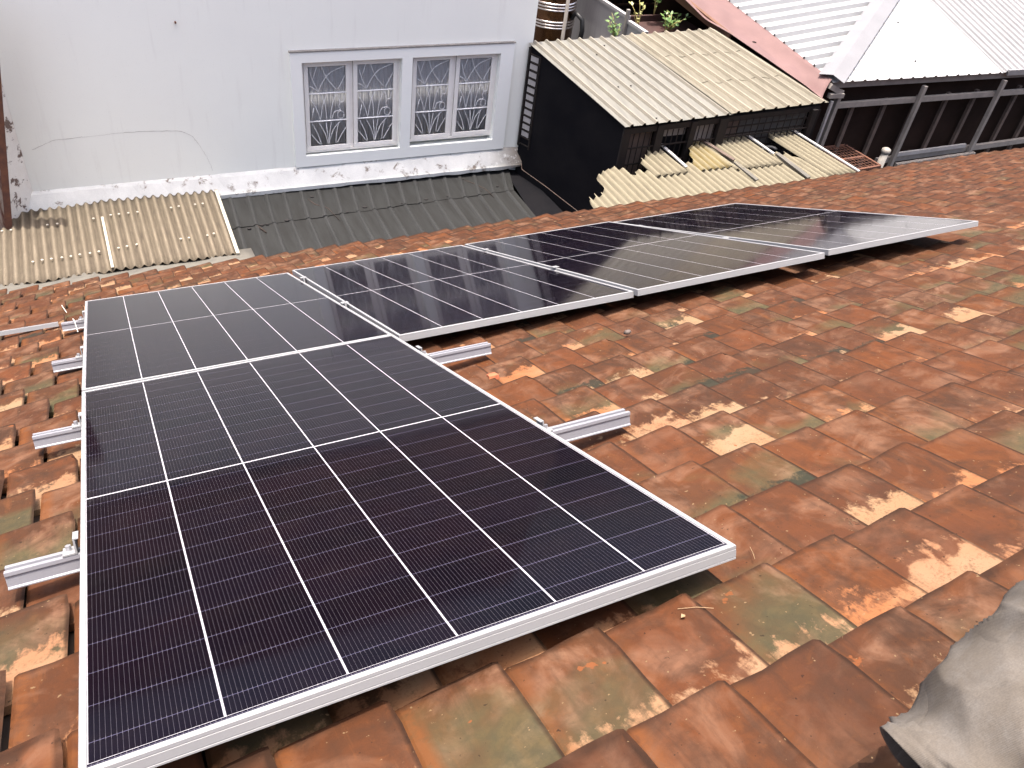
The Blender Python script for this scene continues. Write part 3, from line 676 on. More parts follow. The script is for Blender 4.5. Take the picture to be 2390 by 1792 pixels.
b = HB(); b.add([(-1.465, -0.003, -2.29), (-1.72, -0.40, -2.29), (-1.72, -0.40, 0.04), (-1.465, -0.003, 0.04), (-1.72, 0.0, -2.29), (-1.72, 0.0, 0.04)], [(0, 3, 2, 1), (1, 2, 5, 4), (3, 5, 2)]); b.build('splayed_return', M['mossy_sunlit'], house)  # splay added to brighten this strip at the wall's left end
# windows
ART = [[(.05, .06), (.13, .18), (.24, .28)], [(.23, .0), (.12, .15)], [(.03, .23), (.14, .26), (.25, .30)], [(.25, .30), (.42, .16), (.62, .07), (.98, .01)], [(.36, .0), (.5, .15), (.74, .29)], [(.98, .12), (.88, .21), (.78, .29)],
       [(.05, .40), (.2, .53), (.28, .66)], [(.29, .34), (.42, .46), (.46, .66)], [(.48, .34), (.36, .48), (.29, .66)], [(.74, .34), (.62, .48), (.56, .66)], [(.74, .34), (.80, .40)], [(.84, .55), (.68, .57), (.6, .66)], [(.05, .66), (.12, .5)],
       [(.80, .40), (.83, .46), (.80, .50), (.85, .55)], [(.95, .37), (.93, .44), (.84, .45)],
       [(.06, .70), (.2, .84), (.29, .98)], [(.25, .70), (.4, .84), (.48, .98)], [(.44, .70), (.50, .98)], [(.58, .70), (.53, .85), (.49, .98)], [(.84, .69), (.66, .78), (.55, .9), (.50, .98)], [(.78, .71), (.72, .85), (.70, .97)], [(.98, .78), (.86, .87), (.74, .97)], [(.02, .84), (.12, .9), (.26, .98)]]
for wi, (s0, s1, z0, z1) in enumerate(WIN):
    mid = (s0 + s1) / 2
    b = HB()
    for lo, hi in (((s0, 0.035, z0), (s1, 0.12, z0 + 0.022)), ((s0, 0.035, z1 - 0.022), (s1, 0.12, z1)), ((s0, 0.035, z0 + 0.022), (s0 + 0.022, 0.12, z1 - 0.022)), ((s1 - 0.022, 0.035, z0 + 0.022), (s1, 0.12, z1 - 0.022)), ((mid - 0.014, 0.045, z0 + 0.022), (mid + 0.014, 0.12, z1 - 0.022))):
        b.box(lo, hi)
    win = b.build('window', M['sash'], house, bevel=0.002)
    for a, c in ((s0 + 0.025, mid - 0.017), (mid + 0.017, s1 - 0.025)):
        zb, zt = z0 + 0.025, z1 - 0.025; fw = 0.042
        b = HB()
        b.box((a, 0.028, zb), (c, 0.050, zb + fw)); b.box((a, 0.028, zt - fw), (c, 0.050, zt)); b.box((a, 0.028, zb + fw), (a + fw, 0.050, zt - fw)); b.box((c - fw, 0.028, zb + fw), (c, 0.050, zt - fw))
        b.build('sash', M['sash'], win, bevel=0.003)
        pa, pc, pb, ptp = a + fw, c - fw, zb + fw, zt - fw
        b = HB(); b.box((pa, 0.040, pb), (pc, 0.043, ptp)); b.build('pane', M['glass'], win)
        b = HB(); w_, h_ = pc - pa, ptp - pb
        for f in (.326, .674): b.bar((pa, 0.033, ptp - h_ * f), (pc, 0.033, ptp - h_ * f), 0.017, 0.010)
        for crv in ART:
            pts = []
            if len(crv) > 2:
                for k in range(len(crv) - 1):
                    p0 = crv[max(k - 1, 0)]; p1, p2 = crv[k], crv[k + 1]; p3 = crv[min(k + 2, len(crv) - 1)]
                    for q in range(5):
                        t = q / 5; pts.append(tuple(0.5 * ((2 * p1[d]) + (-p0[d] + p2[d]) * t + (2 * p0[d] - 5 * p1[d] + 4 * p2[d] - p3[d]) * t * t + (-p0[d] + 3 * p1[d] - 3 * p2[d] + p3[d]) * t ** 3) for d in (0, 1)))
                pts.append(crv[-1])
            else: pts = crv
            b.tube([(pa + w_ * x, 0.034, ptp - h_ * y) for x, y in pts], 0.0036, 5)
        b.tube([(pa + w_ * (.85 + .09 * math.cos(q * .524)), 0.034, ptp - h_ * (.61 + .05 * math.sin(q * .524))) for q in range(13)], 0.0030, 5)
        b.build('grille', M['grille'], win, smooth=True)
        b = HB(); vs = []; n = 60; rr = random.Random(wi * 7 + int(a * 10)); ph = rr.uniform(0, 6)
        for i in range(n + 1):
            x = lerp(pa - 0.03, pc + 0.03, i / n); y = 0.0615 + 0.007 * math.sin(i * 0.75 + ph + math.sin(i * .21)) + 0.004 * math.sin(i * 1.9 + ph)
            vs += [(x, y, pb - 0.03), (x, y, ptp + 0.03)]
        b.add(vs, [(2 * i, 2 * i + 2, 2 * i + 3, 2 * i + 1) for i in range(n)]); b.build('curtain', M['curtain'], win, smooth=True, solid=0.002)
b = HB(); b.box((-3.0, 1.2, -2.6), (SE - T, 1.25, 0.04)); b.build('inner_wall', M['void'], house)

# stained post leaning at the left end of the wall
pst = empty('stained_post', (0, 0, 0), label='rust streaked grey post at the left edge beside the white wall', cat='post')
mb = MB(); mb.bar((-0.715, 5.2, -2.6), (-0.298, 5.2, -0.3), 0.15, 0.15, Y3); mb.build('shaft', M['stained'], pst, bevel=0.01)
mb = MB(); mb.bar((-0.640, 5.122, -2.45), (-0.270, 5.122, -0.4), 0.055, 0.008, Y3); mb.build('rusty_strip', M['rust'], pst)

# ------------------------------------------------------------------ left fibre cement awning and flashing
aw = empty('corrugated_awning', (0, 0, 0), label='tan corrugated fibre cement awning below the white wall, at the left', cat='awning')
QA = [(-1.75, 4.10, -2.164), (0.165, 4.115, -2.164), (-1.75, 5.36, -2.232), (0.165, 5.44, -2.235)]
QB = [(0.150, 4.115, -2.153), (1.178, 4.10, -2.154), (0.150, 5.44, -2.224), (1.225, 5.40, -2.224)]
corrugated(*QA, 25, 0.014).build('sheet', M['asbestos'], aw, smooth=True, solid=0.006, uv=True)
corrugated(*QB, 14, 0.014).build('sheet', M['asbestos'], aw, smooth=True, solid=0.006, uv=True)
mb = MB(); mb.bar((0.16, 4.12, -2.134), (0.165, 5.06, -2.182), 0.022, 0.006); mb.build('seam_strip', M['screw'], aw)
mb = MB(); mb.bar((1.183, 4.09, -2.150), (1.235, 5.41, -2.222), 0.03, 0.016); mb.build('edge_strip', M['screw'], aw)
DOTS = [(-0.65, 5.04), (-0.58, 5.04), (-0.29, 5.06), (-0.21, 5.06), (0.09, 5.08), (0.24, 5.09), (0.31, 5.09), (0.39, 5.09), (0.47, 5.09), (0.77, 5.1), (0.84, 5.11), (0.99, 5.11), (1.06, 5.11), (-0.43, 4.42), (-0.36, 4.43), (-0.29, 4.43), (-0.21, 4.43), (-0.14, 4.43), (-0.07, 4.44), (0.01, 4.44), (0.08, 4.45), (0.24, 4.45), (0.31, 4.46), (0.39, 4.47), (0.76, 4.47), (0.83, 4.47), (0.99, 4.47), (1.05, 4.49)]
scr = None
for x, y in DOTS:
    if scr is None:
        mb = MB(); mb.lathe([(0.011, 0.0), (0.011, 0.006), (0.005, 0.009), (0.0001, 0.009)], (0, 0, 0), 8); o = mb.build('washer', M['screw'], aw); scr = o.data
    else:
        o = bpy.data.objects.new('washer', scr); COL.objects.link(o); o.parent = aw
    o.location = (x, y, -2.160 - 0.0524 * (y - 4.02) + (0.014 if x < 0.15 else 0.024))
fl = MB(); rr = random.Random(4); n = 40; vs = []
for i in range(n + 1):
    x = lerp(-1.9, 1.32, i / n); k = 0.018 * math.sin(i * 0.9) + rr.uniform(-.012, .012)
    vs += [(x, 4.22, -2.205), (x, 4.05 + k, -2.178 + k * .5), (x, 3.72, -2.04 + k), (x, 3.45, -1.93 - k * .6), (x, 3.2, -1.80)]
fl.add(vs, [(i * 5 + k, (i + 1) * 5 + k, (i + 1) * 5 + k + 1, i * 5 + k + 1) for i in range(n) for k in range(4)])
tag(fl.build('flashing', M['mortar'], None, smooth=True, solid=0.012), 'wrinkled grey flashing strip between the tan awning and the tile eave', 'flashing')

# ------------------------------------------------------------------ grey ribbed metal roof under the windows
gr = empty('grey_metal_roof', (0, 0, 0), label='dark grey ribbed metal lean-to roof below the two windows', cat='lean-to roof')
G0 = [(1.19, 3.95, -2.400), (4.36, 3.92, -2.400), (1.24, 4.86, -2.348), (4.34, 4.92, -2.346)]
G1 = [(1.235, 4.83, -2.342), (4.335, 4.89, -2.340), (1.275, 5.46, -2.306), (4.50, 5.42, -2.306)]
def ragged(seed):
    rr = random.Random(seed); pts = [(i / 30, 0.0 + rr.uniform(-0.012, 0.02)) for i in range(31)]; return piecewise(pts)
corrugated(*G0, 18, 0.014, 'trap').build('sheet', M['greymetal'], gr, solid=0.003, uv=True)
corrugated(*G1, 18, 0.014, 'trap', bottom=ragged(1)).build('sheet', M['greymetal'], gr, solid=0.003, uv=True)
rr = random.Random(9)
for x, y in [(1.42, 4.80), (1.55, 4.83), (1.60, 4.83), (1.80, 4.86), (2.35, 4.86), (2.42, 4.87), (2.62, 4.92), (3.02, 4.90), (3.30, 4.92), (3.56, 4.93), (3.95, 4.95), (4.18, 5.0), (2.15, 5.22), (3.85, 5.22)]:
    mb = MB(); r_ = rr.uniform(0.010, 0.020); z = -2.345 + 0.057 * (y - 4.85) + 0.010
    mb.add([(x + r_ * math.cos(k) * 1.3, y + r_ * math.sin(k), z + 0.001) for k in [q * 0.785 for q in range(8)]] + [(x + r_ * math.cos(k) * 1.3, y + r_ * math.sin(k), z - 0.008) for k in [q * 0.785 for q in range(8)]], [tuple(range(8))] + [(q, (q + 1) % 8, 8 + (q + 1) % 8, 8 + q) for q in range(8)])
    mb.build('rust_hole', M['hole'], gr)
for pts in ([(2.10, 5.20), (2.14, 5.08), (2.25, 4.98), (2.30, 4.75)], [(3.83, 5.25), (3.93, 5.12), (4.02, 4.98), (4.05, 4.8)], [(1.52, 4.98), (1.50, 4.84), (1.56, 4.7)]):
    mb = MB(); mb.tube([(x, y, -2.345 + 0.057 * (y - 4.85) + 0.004) for x, y in pts], [0.003, 0.009, 0.007, 0.002][:len(pts)], 6); mb.build('rust_streak', M['ruststain'], gr, smooth=True)
mb = MB(); mb.add([(4.30, 3.9, -2.43), (4.80, 3.9, -2.47), (4.66, 5.45, -2.36), (4.44, 5.45, -2.33)], [(0, 1, 2, 3)])
mb.build('gutter_sheet', M['black'], gr, solid=0.004)

# ------------------------------------------------------------------ metal roofed shed
shed = empty('shed', (0, 0, 0), label='black walled cage shed with sloping ribbed beige metal roof', cat='shed')
S = [(4.996, 3.990, -1.254), (7.744, 4.054, -1.237), (4.535, 5.342, -0.891), (6.999, 5.405, -0.874)]
SP = 0.50
SA = [quadpt(S, 0, 0), quadpt(S, SP, 0), quadpt(S, 0, 1), quadpt(S, SP, 1)]
SB = [quadpt(S, SP - 0.01, 0) + Z3 * .012, quadpt(S, 1, 0) + Z3 * .012, quadpt(S, SP - 0.01, 1) + Z3 * .012, quadpt(S, 1, 1) + Z3 * .012]
def shade(P, ribs, name, mat):
    corrugated(*P, ribs, 0.026, 'trap', nb=10).build(name, mat, shed, solid=0.003, uv=True)
shade(SA, 9, 'roof_sheet', M['shedmetal']); shade(SB, 8, 'roof_sheet', M['shedclear'])
# laps across the sheets
for a0, a1, bb in ((0.53, 0.98, 0.36), (0.53, 0.98, 0.70)):
    mb = MB(); P = [quadpt(S, lerp(a0, a1, k / 10), bb + 0.02 * math.sin(k * 2.1)) + Z3 * 0.0155 for k in range(11)]
    mb.tube(P, 0.0035, 4); mb.build('sheet_lap', M['shedclear'], shed)
rr = random.Random(21)
for a, bb in [(0.1, .75), (0.16, .42), (.24, .8), (.22, .42), (.36, .42), (.30, .55), (.33, .9), (.16, .05)]:
    mb = MB(); mb.lathe([(0.009, 0), (0.009, 0.006), (0.0001, 0.008)], quadpt(S, a, bb) + Z3 * 0.003, 8); mb.build('screw', M['darksteel'], shed)
# black sheeted side
p0, p1 = Vector(S[0]), Vector(S[2])
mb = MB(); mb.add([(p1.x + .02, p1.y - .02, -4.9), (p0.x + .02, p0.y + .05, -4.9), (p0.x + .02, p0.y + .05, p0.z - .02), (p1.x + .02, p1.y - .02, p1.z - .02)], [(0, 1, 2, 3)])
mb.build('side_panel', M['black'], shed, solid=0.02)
# narrow wire screen against the house
mb = MB(); mb.bar((4.555, 5.315, -0.93), (4.555, 5.315, -2.02), 0.03, 0.03, Y3); mb.bar((4.61, 5.17, -0.98), (4.61, 5.17, -2.02), 0.02, 0.02, Y3)
for k in range(13): mb.bar((4.548, 5.315, -0.99 - .083 * k), (4.603, 5.17, -0.99 - .083 * k), 0.012, 0.012)
mb.build('side_screen', M['darksteel'], shed)
for k in range(11):
    mb = MB(); mb.bar((4.556, 5.285, -1.03 - .083 * k), (4.595, 5.19, -1.03 - .083 * k), 0.004, 0.055); mb.build('screen_pane', M['zinc'], shed)
# front: beam, posts, bars, boards behind them
fy = 4.05
mb = MB(); mb.bar((5.02, fy, -1.325), (7.66, fy + .05, -1.30), 0.05, 0.06); mb.build('front_beam', M['darksteel'], shed)
for x, w_ in ((5.06, .09), (5.47, .085), (5.89, .07), (6.28, .11), (7.56, .07)):
    mb = MB(); mb.bar((x, fy, -4.9), (x, fy, -1.29), w_, 0.06, Y3); mb.build('post', M['darksteel'], shed)
for x0, x1, z0, n in ((5.1, 5.44, -1.36, 5), (5.51, 5.86, -1.36, 5), (5.92, 6.24, -1.34, 5), (6.33, 7.54, -1.32, 13)):
    for k in range(1, n):
        x = lerp(x0, x1, k / n); mb = MB(); mb.tube([(x, fy, -2.5), (x, fy, z0)], 0.006, 5); mb.build('bar', M['darksteel'], shed)
for k in range(9):
    z = -1.42 - .085 * k; mb = MB(); mb.bar((6.36, fy + .03, z), (7.54, fy + .03, z + .02), 0.010, 0.014); mb.build('lattice_bar', M['darksteel'], shed)
for z in (-1.52, -1.70, -1.88, -2.06):
    mb = MB(); mb.bar((5.06, fy - .008, z), (7.56, fy - .008, z + .02), 0.014, 0.012); mb.build('cross_bar', M['darksteel'], shed)
for x0, x1, z0, z1, mt in ((5.1, 5.44, -2.4, -1.37, M['postdark']), (5.51, 5.86, -2.4, -1.47, M['black']), (5.51, 5.86, -1.46, -1.37, M['post']), (5.92, 6.24, -2.4, -1.36, M['post']), (6.33, 6.56, -2.4, -1.34, M['postdark']), (6.58, 7.54, -2.4, -1.32, M['gridboard'])):
    mb = MB(); mb.box((x0, fy + .06, z0), (x1, fy + .075, z1)); mb.build('board', mt, shed)
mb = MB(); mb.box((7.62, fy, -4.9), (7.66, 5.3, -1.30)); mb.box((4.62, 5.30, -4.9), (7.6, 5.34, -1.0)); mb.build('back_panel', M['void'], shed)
mb = MB(); mb.tube([(4.58, 5.25, -2.20), (4.575, 5.2, -2.27), (4.70, 4.85, -2.31), (4.82, 4.4, -2.35), (4.98, 3.75, -2.40)], 0.004, 5)
tag(mb.build('cord', M['postdark'], None), 'thin pale cord running along the foot of the black shed side', 'cord')
mb = MB(); mb.tube([(4.95, 3.93, -1.72), (4.93, 3.90, -1.9), (4.88, 3.87, -2.15)], 0.003, 5)
tag(mb.build('wire', M['rail'], None), 'thin wire hanging down the corner of the black shed', 'wire')

# ------------------------------------------------------------------ broken tan awning at the eave
bk = empty('broken_awning', (0, 0, 0), label='broken beige corrugated awning with jagged upper edge beside the tile eave', cat='awning')
TA = math.tan(R(10))
def bq(x, t, lift=0.0):
    k = 0.14 + 0.094 * (x - 4.5); return Vector((x - k * t * 0.95, 3.3 + t * math.cos(R(10)), -1.722 + t * math.sin(R(10)) + lift))
def bsheet(x0, x1, t0, t1, top, mat, lift=0.0, bottom=None, ribs=None, per=7, curl=0.0):
    top_ = piecewise([((x - x0) / (x1 - x0), (t - t0) / (t1 - t0)) for x, t in top])
    rr = random.Random(int(x0 * 100)); 
    jag = [rr.uniform(-0.085, 0.045) for _ in range(400)]
    ribs = ribs or max(2, round((x1 - x0) / 0.083))
    def f(a): return top_(a) + jag[int(a * ribs * 2)] / (t1 - t0) * 0.6 
    mb = corrugated(bq(x0, t0, lift), bq(x1, t0, lift), bq(x0, t1, lift + curl), bq(x1, t1, lift), ribs, 0.014, top=f, bottom=bottom, per=per)
    return mb.build('sheet', mat, bk, smooth=True, solid=0.007, uv=True)
bsheet(4.36, 7.68, -0.16, 0.60, [(4.36, 0.02), (4.375, .17), (4.47, .22), (4.57, .24), (4.66, .33), (4.67, .45), (4.83, .58), (5.07, .57), (5.13, .47), (5.30, .49), (5.7, .50), (6.1, .52), (6.9, .53), (7.05, .50), (7.25, .50), (7.35, .22), (7.68, .12)], M['asbestos_pale'])
bsheet(5.33, 5.76, 0.36, 0.95, [(5.33, .62), (5.42, .68), (5.55, .80), (5.68, .90), (5.76, .93)], M['asbestos_pale'], 0.016, ribs=5)
bsheet(5.90, 6.36, 0.36, 0.95, [(5.90, .52), (5.98, .62), (6.10, .74), (6.22, .84), (6.36, .90)], M['asbestos_old'], 0.016, ribs=5, curl=0.05)
bsheet(6.30, 7.00, 0.30, 0.95, [(6.30, .88), (6.5, .90), (6.8, .89), (7.0, .88)], M['asbestos_pale'], 0.018, ribs=9)
bsheet(7.33, 7.72, 0.0, 0.95, [(7.33, .80), (7.42, .90), (7.72, .87)], M['asbestos_pale'], 0.016, ribs=5)
for (a, b_, w_, mt, nm) in (((5.765, .42, .03), (5.79, .94, .035), .035, 'white_edge', 'edge_strip'), ((7.02, .46, .03), (7.03, .90, .035), .035, 'white_edge', 'edge_strip'), ((7.735, .0, .03), (7.75, .88, .03), .035, 'white_edge', 'edge_strip'),
                        ((6.40, .42, .045), (6.30, 1.02, .05), .045, 'postdark', 'lath'), ((7.03, .02, .024), (7.08, .47, .024), .06, 'mortar', 'lath'), ((6.40, .10, .018), (6.42, .42, .02), .05, 'mortar', 'lath')):
    mb = MB(); mb.bar(bq(*a), bq(*b_), w_, 0.012); mb.build(nm, M[mt], bk)
mb = MB(); mb.bar((4.9, 3.72, -1.70), (7.4, 3.72, -1.70), 0.04, 0.04); mb.bar((4.5, 3.40, -1.77), (7.6, 3.40, -1.77), 0.05, 0.05); mb.build('purlin', M['darksteel'], bk)
for x in (4.75, 5.9, 6.9, 7.5):
    mb = MB(); mb.bar((x, 3.6, -1.76), (x, 3.6, -5.0), 0.06, 0.06, Y3); mb.build('leg', M['darksteel'], bk)
# coil of hose showing in the gap
mb = MB(); mb.tube([bq(7.17, .62, -.05) + Vector((0.10 * math.cos(k * .5), 0.05 * math.sin(k * .5), .02 * math.sin(k * .5))) for k in range(11)], 0.022, 8)
tag(mb.build('hose', M['rubber'], None, smooth=True), 'black hose bend showing through the gap in the broken awning', 'hose')

# ------------------------------------------------------------------ white roofed house at the right
wh = empty('white_roofed_house', (0, 0, 0), label='house with bright white ribbed hip roof above a dark post wall', cat='house')
CN = Vector((7.933, 4.3, -1.084))
def wl(x, y): return CN + Vector((x, y, 0.1 * x + 0.1 * y))
def wr(x, y): return CN + Vector((x, y, -0.02 * x + 0.274 * y))
HX, HY = 2.145, 1.478
# left face, ribs running along x, cut along the hip
def hipcut(a): return 1.0
def sheet_left():
    n, m = 0, 0; L = 4.6; ribs = 24; mb = MB(); vs = []; per = [0, .2, .36, .44, .56, .64, .8]
    ys = [(k + c) * L / ribs for k in range(ribs) for c in per] + [L]
    def h(y):
        f = (y * ribs / L) % 1.0; d = abs(f - .5); return 0.05 * (1.0 if d < .06 else 0 if d > .14 else (.14 - d) / .08)
    for y in ys:
        xe = y * HX / HY
        for j in range(5):
            vs.append(wl(-0.03 + (xe + 0.03) * j / 4, y) + Vector((0, 0, h(y))))
    return mb.add(vs, [(i * 5 + j, i * 5 + j + 1, (i + 1) * 5 + j + 1, (i + 1) * 5 + j) for i in range(len(ys) - 1) for j in range(4)])
sheet_left().build('roof_sheet', M['whiteroof'], wh, solid=0.003)
def sheet_right(x0, x1, ymax, ribs, lift, ymin=-0.04, amp=0.015, cut=True):
    mb = MB(); vs = []; per = [0, .2, .36, .44, .56, .64, .8]
    xs = [x0 + (k + c) * (x1 - x0) / ribs for k in range(ribs) for c in per] + [x1]
    for x in xs:
        f = ((x - x0) * ribs / (x1 - x0)) % 1.0; d = abs(f - .5); h = amp * (1.0 if d < .06 else 0 if d > .14 else (.14 - d) / .08)
        ye = min(ymax, max(x * HY / HX, ymin + .01)) if cut else ymax
        for j in range(5): vs.append(wr(x, lerp(ymin, ye, j / 4)) + Vector((0, 0, h + lift)))
    return mb.add(vs, [(i * 5 + j, (i + 1) * 5 + j, (i + 1) * 5 + j + 1, i * 5 + j + 1) for i in range(len(xs) - 1) for j in range(4)])
sheet_right(0.0, 3.0, 3.0, 15, 0.0).build('roof_sheet', M['whiteroof'], wh, solid=0.003)
sheet_right(2.97, 6.6, 1.62, 28, 0.006, amp=0.02).build('roof_sheet', M['oldroof'], wh, solid=0.003)
sheet_right(2.4, 7.0, 4.2, 34, 0.012, ymin=1.60, amp=0.02).build('roof_sheet', M['greyroof'], wh, solid=0.003)
mb = MB()
for k in range(3):
    a, b_ = Vector((0, 0)).lerp(Vector((HX, HY)), k / 2.2 - .01), Vector((0, 0)).lerp(Vector((HX, HY)), (k + 1) / 2.2 + .02)
    za, zb = 0.16 * 0, 0
    pa, pb = wl(a.x, a.y) + Z3 * (.075 + .004 * k), wl(b_.x, b_.y) + Z3 * (.075 + .004 * k + .004)
    d = (pb - pa).normalized(); sd = d.cross(Z3).normalized() * 0.15
    mb.add([pa - sd - Z3 * .035, pa, pa + sd - Z3 * .055, pb - sd - Z3 * .035, pb, pb + sd - Z3 * .055], [(0, 1, 4, 3), (1, 2, 5, 4)])
mb.build('hip_cap', M['hipcap'], wh, solid=0.004)
rr = random.Random(8)
for x, y in ((.9, .62), (1.4, .95), (.5, .55), (1.9, .5), (1.6, .25), (2.3, .7), (1.1, .2), (1.95, 1.0)):
    mb = MB(); p = (wl if y / HY > x / HX else wr)(x, y); mb.lathe([(0.012, 0), (0.012, .012), (.0001, .014)], p, 8); mb.build('screw', M['darksteel'], wh)
Y0 = CN.y
mb = MB(); mb.bar((7.96, Y0 + .05, -1.150), (14.6, Y0 + .05, -1.290), 0.05, 0.085); mb.build('eave_beam', M['post'], wh)
mb = MB(); mb.bar((11.0, Y0 - .03, -1.16), (14.6, Y0 - .03, -1.235), 0.03, 0.07); mb.build('gutter', M['oldroof'], wh)
mb = MB(); mb.bar((8.12, Y0 + .02, -1.405), (14.6, Y0 + .02, -1.52), 0.05, 0.062); mb.build('mid_beam', M['post'], wh)
mb = MB(); mb.bar((9.30, Y0 + .03, -2.24), (14.6, Y0 + .03, -2.22), 0.05, 0.07); mb.build('sill_beam', M['post'], wh)
mb = MB(); mb.bar((9.55, Y0 - .01, -2.16), (10.9, Y0 - .01, -2.16), 0.03, 0.05); mb.build('bright_rail', M['zinc'], wh)
mb = MB(); mb.bar((9.6, Y0 - .06, -2.31), (11.1, Y0 - .06, -2.30), 0.05, 0.09); mb.build('gutter_board', M['post'], wh)
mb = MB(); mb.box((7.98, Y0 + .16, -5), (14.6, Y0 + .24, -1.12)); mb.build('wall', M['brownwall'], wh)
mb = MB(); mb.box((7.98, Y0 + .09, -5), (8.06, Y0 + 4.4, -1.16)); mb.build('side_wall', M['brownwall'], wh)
for x, zt in ((8.12, -1.20), (9.53, -1.24), (11.02, -1.26), (12.6, -1.29)):
    mb = MB(); mb.bar((x, Y0 - .03, -3.2), (x, Y0 - .03, zt), 0.052, 0.05, Y3); mb.build('post', M['post'], wh)
for x in (8.56, 9.11, 9.67, 10.22, 10.76, 11.61, 12.1, 13.1):
    mb = MB(); mb.bar((x, Y0 + .10, -3.2), (x, Y0 + .10, -1.42), 0.055, 0.04, Y3); mb.build('stud', M['postdark'], wh)
mb = MB(); mb.bar((7.98, Y0 - .08, -3.2), (7.98, Y0 - .08, -1.30), 0.03, 0.03, Y3); mb.build('downpipe', M['zinc'], wh)
mb = MB(); mb.bar((7.90, Y0 - .04, -1.13), (8.10, Y0 - .04, -1.22), 0.05, 0.06); mb.bar((7.92, Y0 - .06, -1.24), (8.14, Y0 - .06, -1.25), 0.05, 0.05); mb.build('bracket', M['post'], wh)
# rusty mesh tray and pale pipe
rk = empty('mesh_tray', (0, 0, 0), label='rusty wire mesh tray between the tile eave and the dark wall', cat='mesh tray')
C4 = [Vector(p) for p in ((8.30, 3.80, -2.0), (8.74, 3.82, -2.0), (8.26, 4.40, -2.0), (8.70, 4.40, -2.0))]
mb = MB()
for a, b_ in ((0, 1), (1, 3), (3, 2), (2, 0)): mb.bar(C4[a], C4[b_], 0.03, 0.03)
mb.bar(lerp(C4[0], C4[2], .45), lerp(C4[1], C4[3], .45), 0.03, 0.02); mb.build('frame', M['rust'], rk)
mb = MB()
for k in range(1, 8): mb.tube([lerp(C4[0], C4[1], k / 8), lerp(C4[2], C4[3], k / 8)], 0.004, 4)
for k in range(1, 10): mb.tube([lerp(C4[0], C4[2], k / 10), lerp(C4[1], C4[3], k / 10)], 0.004, 4)
mb.build('wire_mesh', M['rust'], rk)
for p in C4:
    mb = MB(); mb.bar(p - Z3 * .015, (p.x, p.y, -5), 0.03, 0.03, Y3); mb.build('leg', M['rust'], rk)
pp = MB(); pp.tube([(9.12, 4.12, -3.2), (9.13, 4.12, -2.0)], 0.045, 12); pp.lathe([(0.045, -2.02), (0.058, -2.0), (0.055, -1.96), (0.03, -1.945), (0.001, -1.94)], (9.13, 4.12, 0), 12)
tag(pp.build('pipe', M['bamboo'], None, smooth=True), 'short pale capped pipe standing before the dark post wall', 'pipe')

# ------------------------------------------------------------------ pink tarp
mb = MB(); n, m = 40, 14; vs = []
low = [Vector(p) for p in ((7.673, 4.06, -1.205), (7.60, 4.327, -1.135), (7.405, 4.757, -1.02), (7.15, 5.271, -0.875), (6.96, 5.55, -0.80), (6.85, 6.2, -0.62), (6.9, 7.6, -0.42))]
def lowpt(t):
    f = t * (len(low) - 1); i = min(int(f), len(low) - 2); return lerp(low[i], low[i + 1], f - i)
for i in range(n + 1):
    t = i / n; up = lerp(CN + Vector((-0.02, -.02, 0.02)), CN + Vector((-0.02, 3.3, 0.35)), t); lo = lowpt(t)
    for j in range(m + 1):
        s = j / m; p = lerp(up, lo, s); sag = math.sin(math.pi * s)
        p += Vector((-.05, 0, -0.07)) * sag * (0.6 + .4 * math.sin(t * 4 + 1)) + Vector((0, 0, 0.018 * math.sin(s * 9 - t * 14) * sag)) + Vector((0, 0, .012 * math.sin(t * 31 + s * 3))) * sag
        vs.append(p)
mb.add(vs, [(i * (m + 1) + j, (i + 1) * (m + 1) + j, (i + 1) * (m + 1) + j + 1, i * (m + 1) + j + 1) for i in range(n) for j in range(m)])
tag(mb.build('tarp', M['tarp'], None, smooth=True, solid=0.003), 'faded pink tarp sagging from the white roof edge to the shed roof', 'tarp')
mb = MB(); mb.bar((7.17, 5.30, -0.93), (6.72, 7.2, -0.50), 0.05, 0.09); tag(mb.build('beam', M['wood'], None), 'brown wooden beam along the lower edge of the pink tarp', 'beam')

# ------------------------------------------------------------------ behind the shed
tk = empty('water_tank', (5.63, 6.85, 0), label='brown reflecting steel water tank with silver rings beside the white wall', cat='water tank')
mb = MB(); mb.lathe([(0.0001, 0.42), (.15, .40), (0.27, .28), (0.29, .2), (0.29, -1.5), (0.0001, -1.5)], (0, 0, 0), 48); mb.build('body', M['tank'], tk, smooth=True)
for z in (-0.93, -0.965, -1.0, -1.135, -1.17, -1.205):
    mb = MB(); mb.lathe([(0.288, z - .013), (0.300, z - .006), (0.302, z), (0.300, z + .006), (0.288, z + .013)], (0, 0, 0), 48); mb.build('ring', M['tankring'], tk, smooth=True)
mb = MB()
for k in range(4): mb.bar((.2 * math.cos(k * 1.57 + .78), .2 * math.sin(k * 1.57 + .78), -5), (.2 * math.cos(k * 1.57 + .78), .2 * math.sin(k * 1.57 + .78), -1.5), .05, .05, Y3)
mb.build('stand', M['darksteel'], tk)
mb = MB(); mb.tube([(5.585, 6.42, -5), (5.585, 6.42, 0.6)], 0.022, 8); tag(mb.build('pole', M['post'], None, smooth=True), 'thin grey pole standing in front of the steel water tank', 'pole')
mb = MB(); mb.tube([(5.86, 6.48, -1.45), (5.87, 6.46, -1.2), (5.86, 6.48, -1.08), (5.80, 6.55, -1.02), (5.78, 6.6, -1.10)], 0.03, 8); tag(mb.build('outlet_pipe', M['rubber'], None, smooth=True), 'black elbow pipe at the right side of the water tank', 'pipe')
zf = empty('zinc_fence', (0, 0, 0), label='grey zinc sheet fence running back from the shed roof', cat='fence')
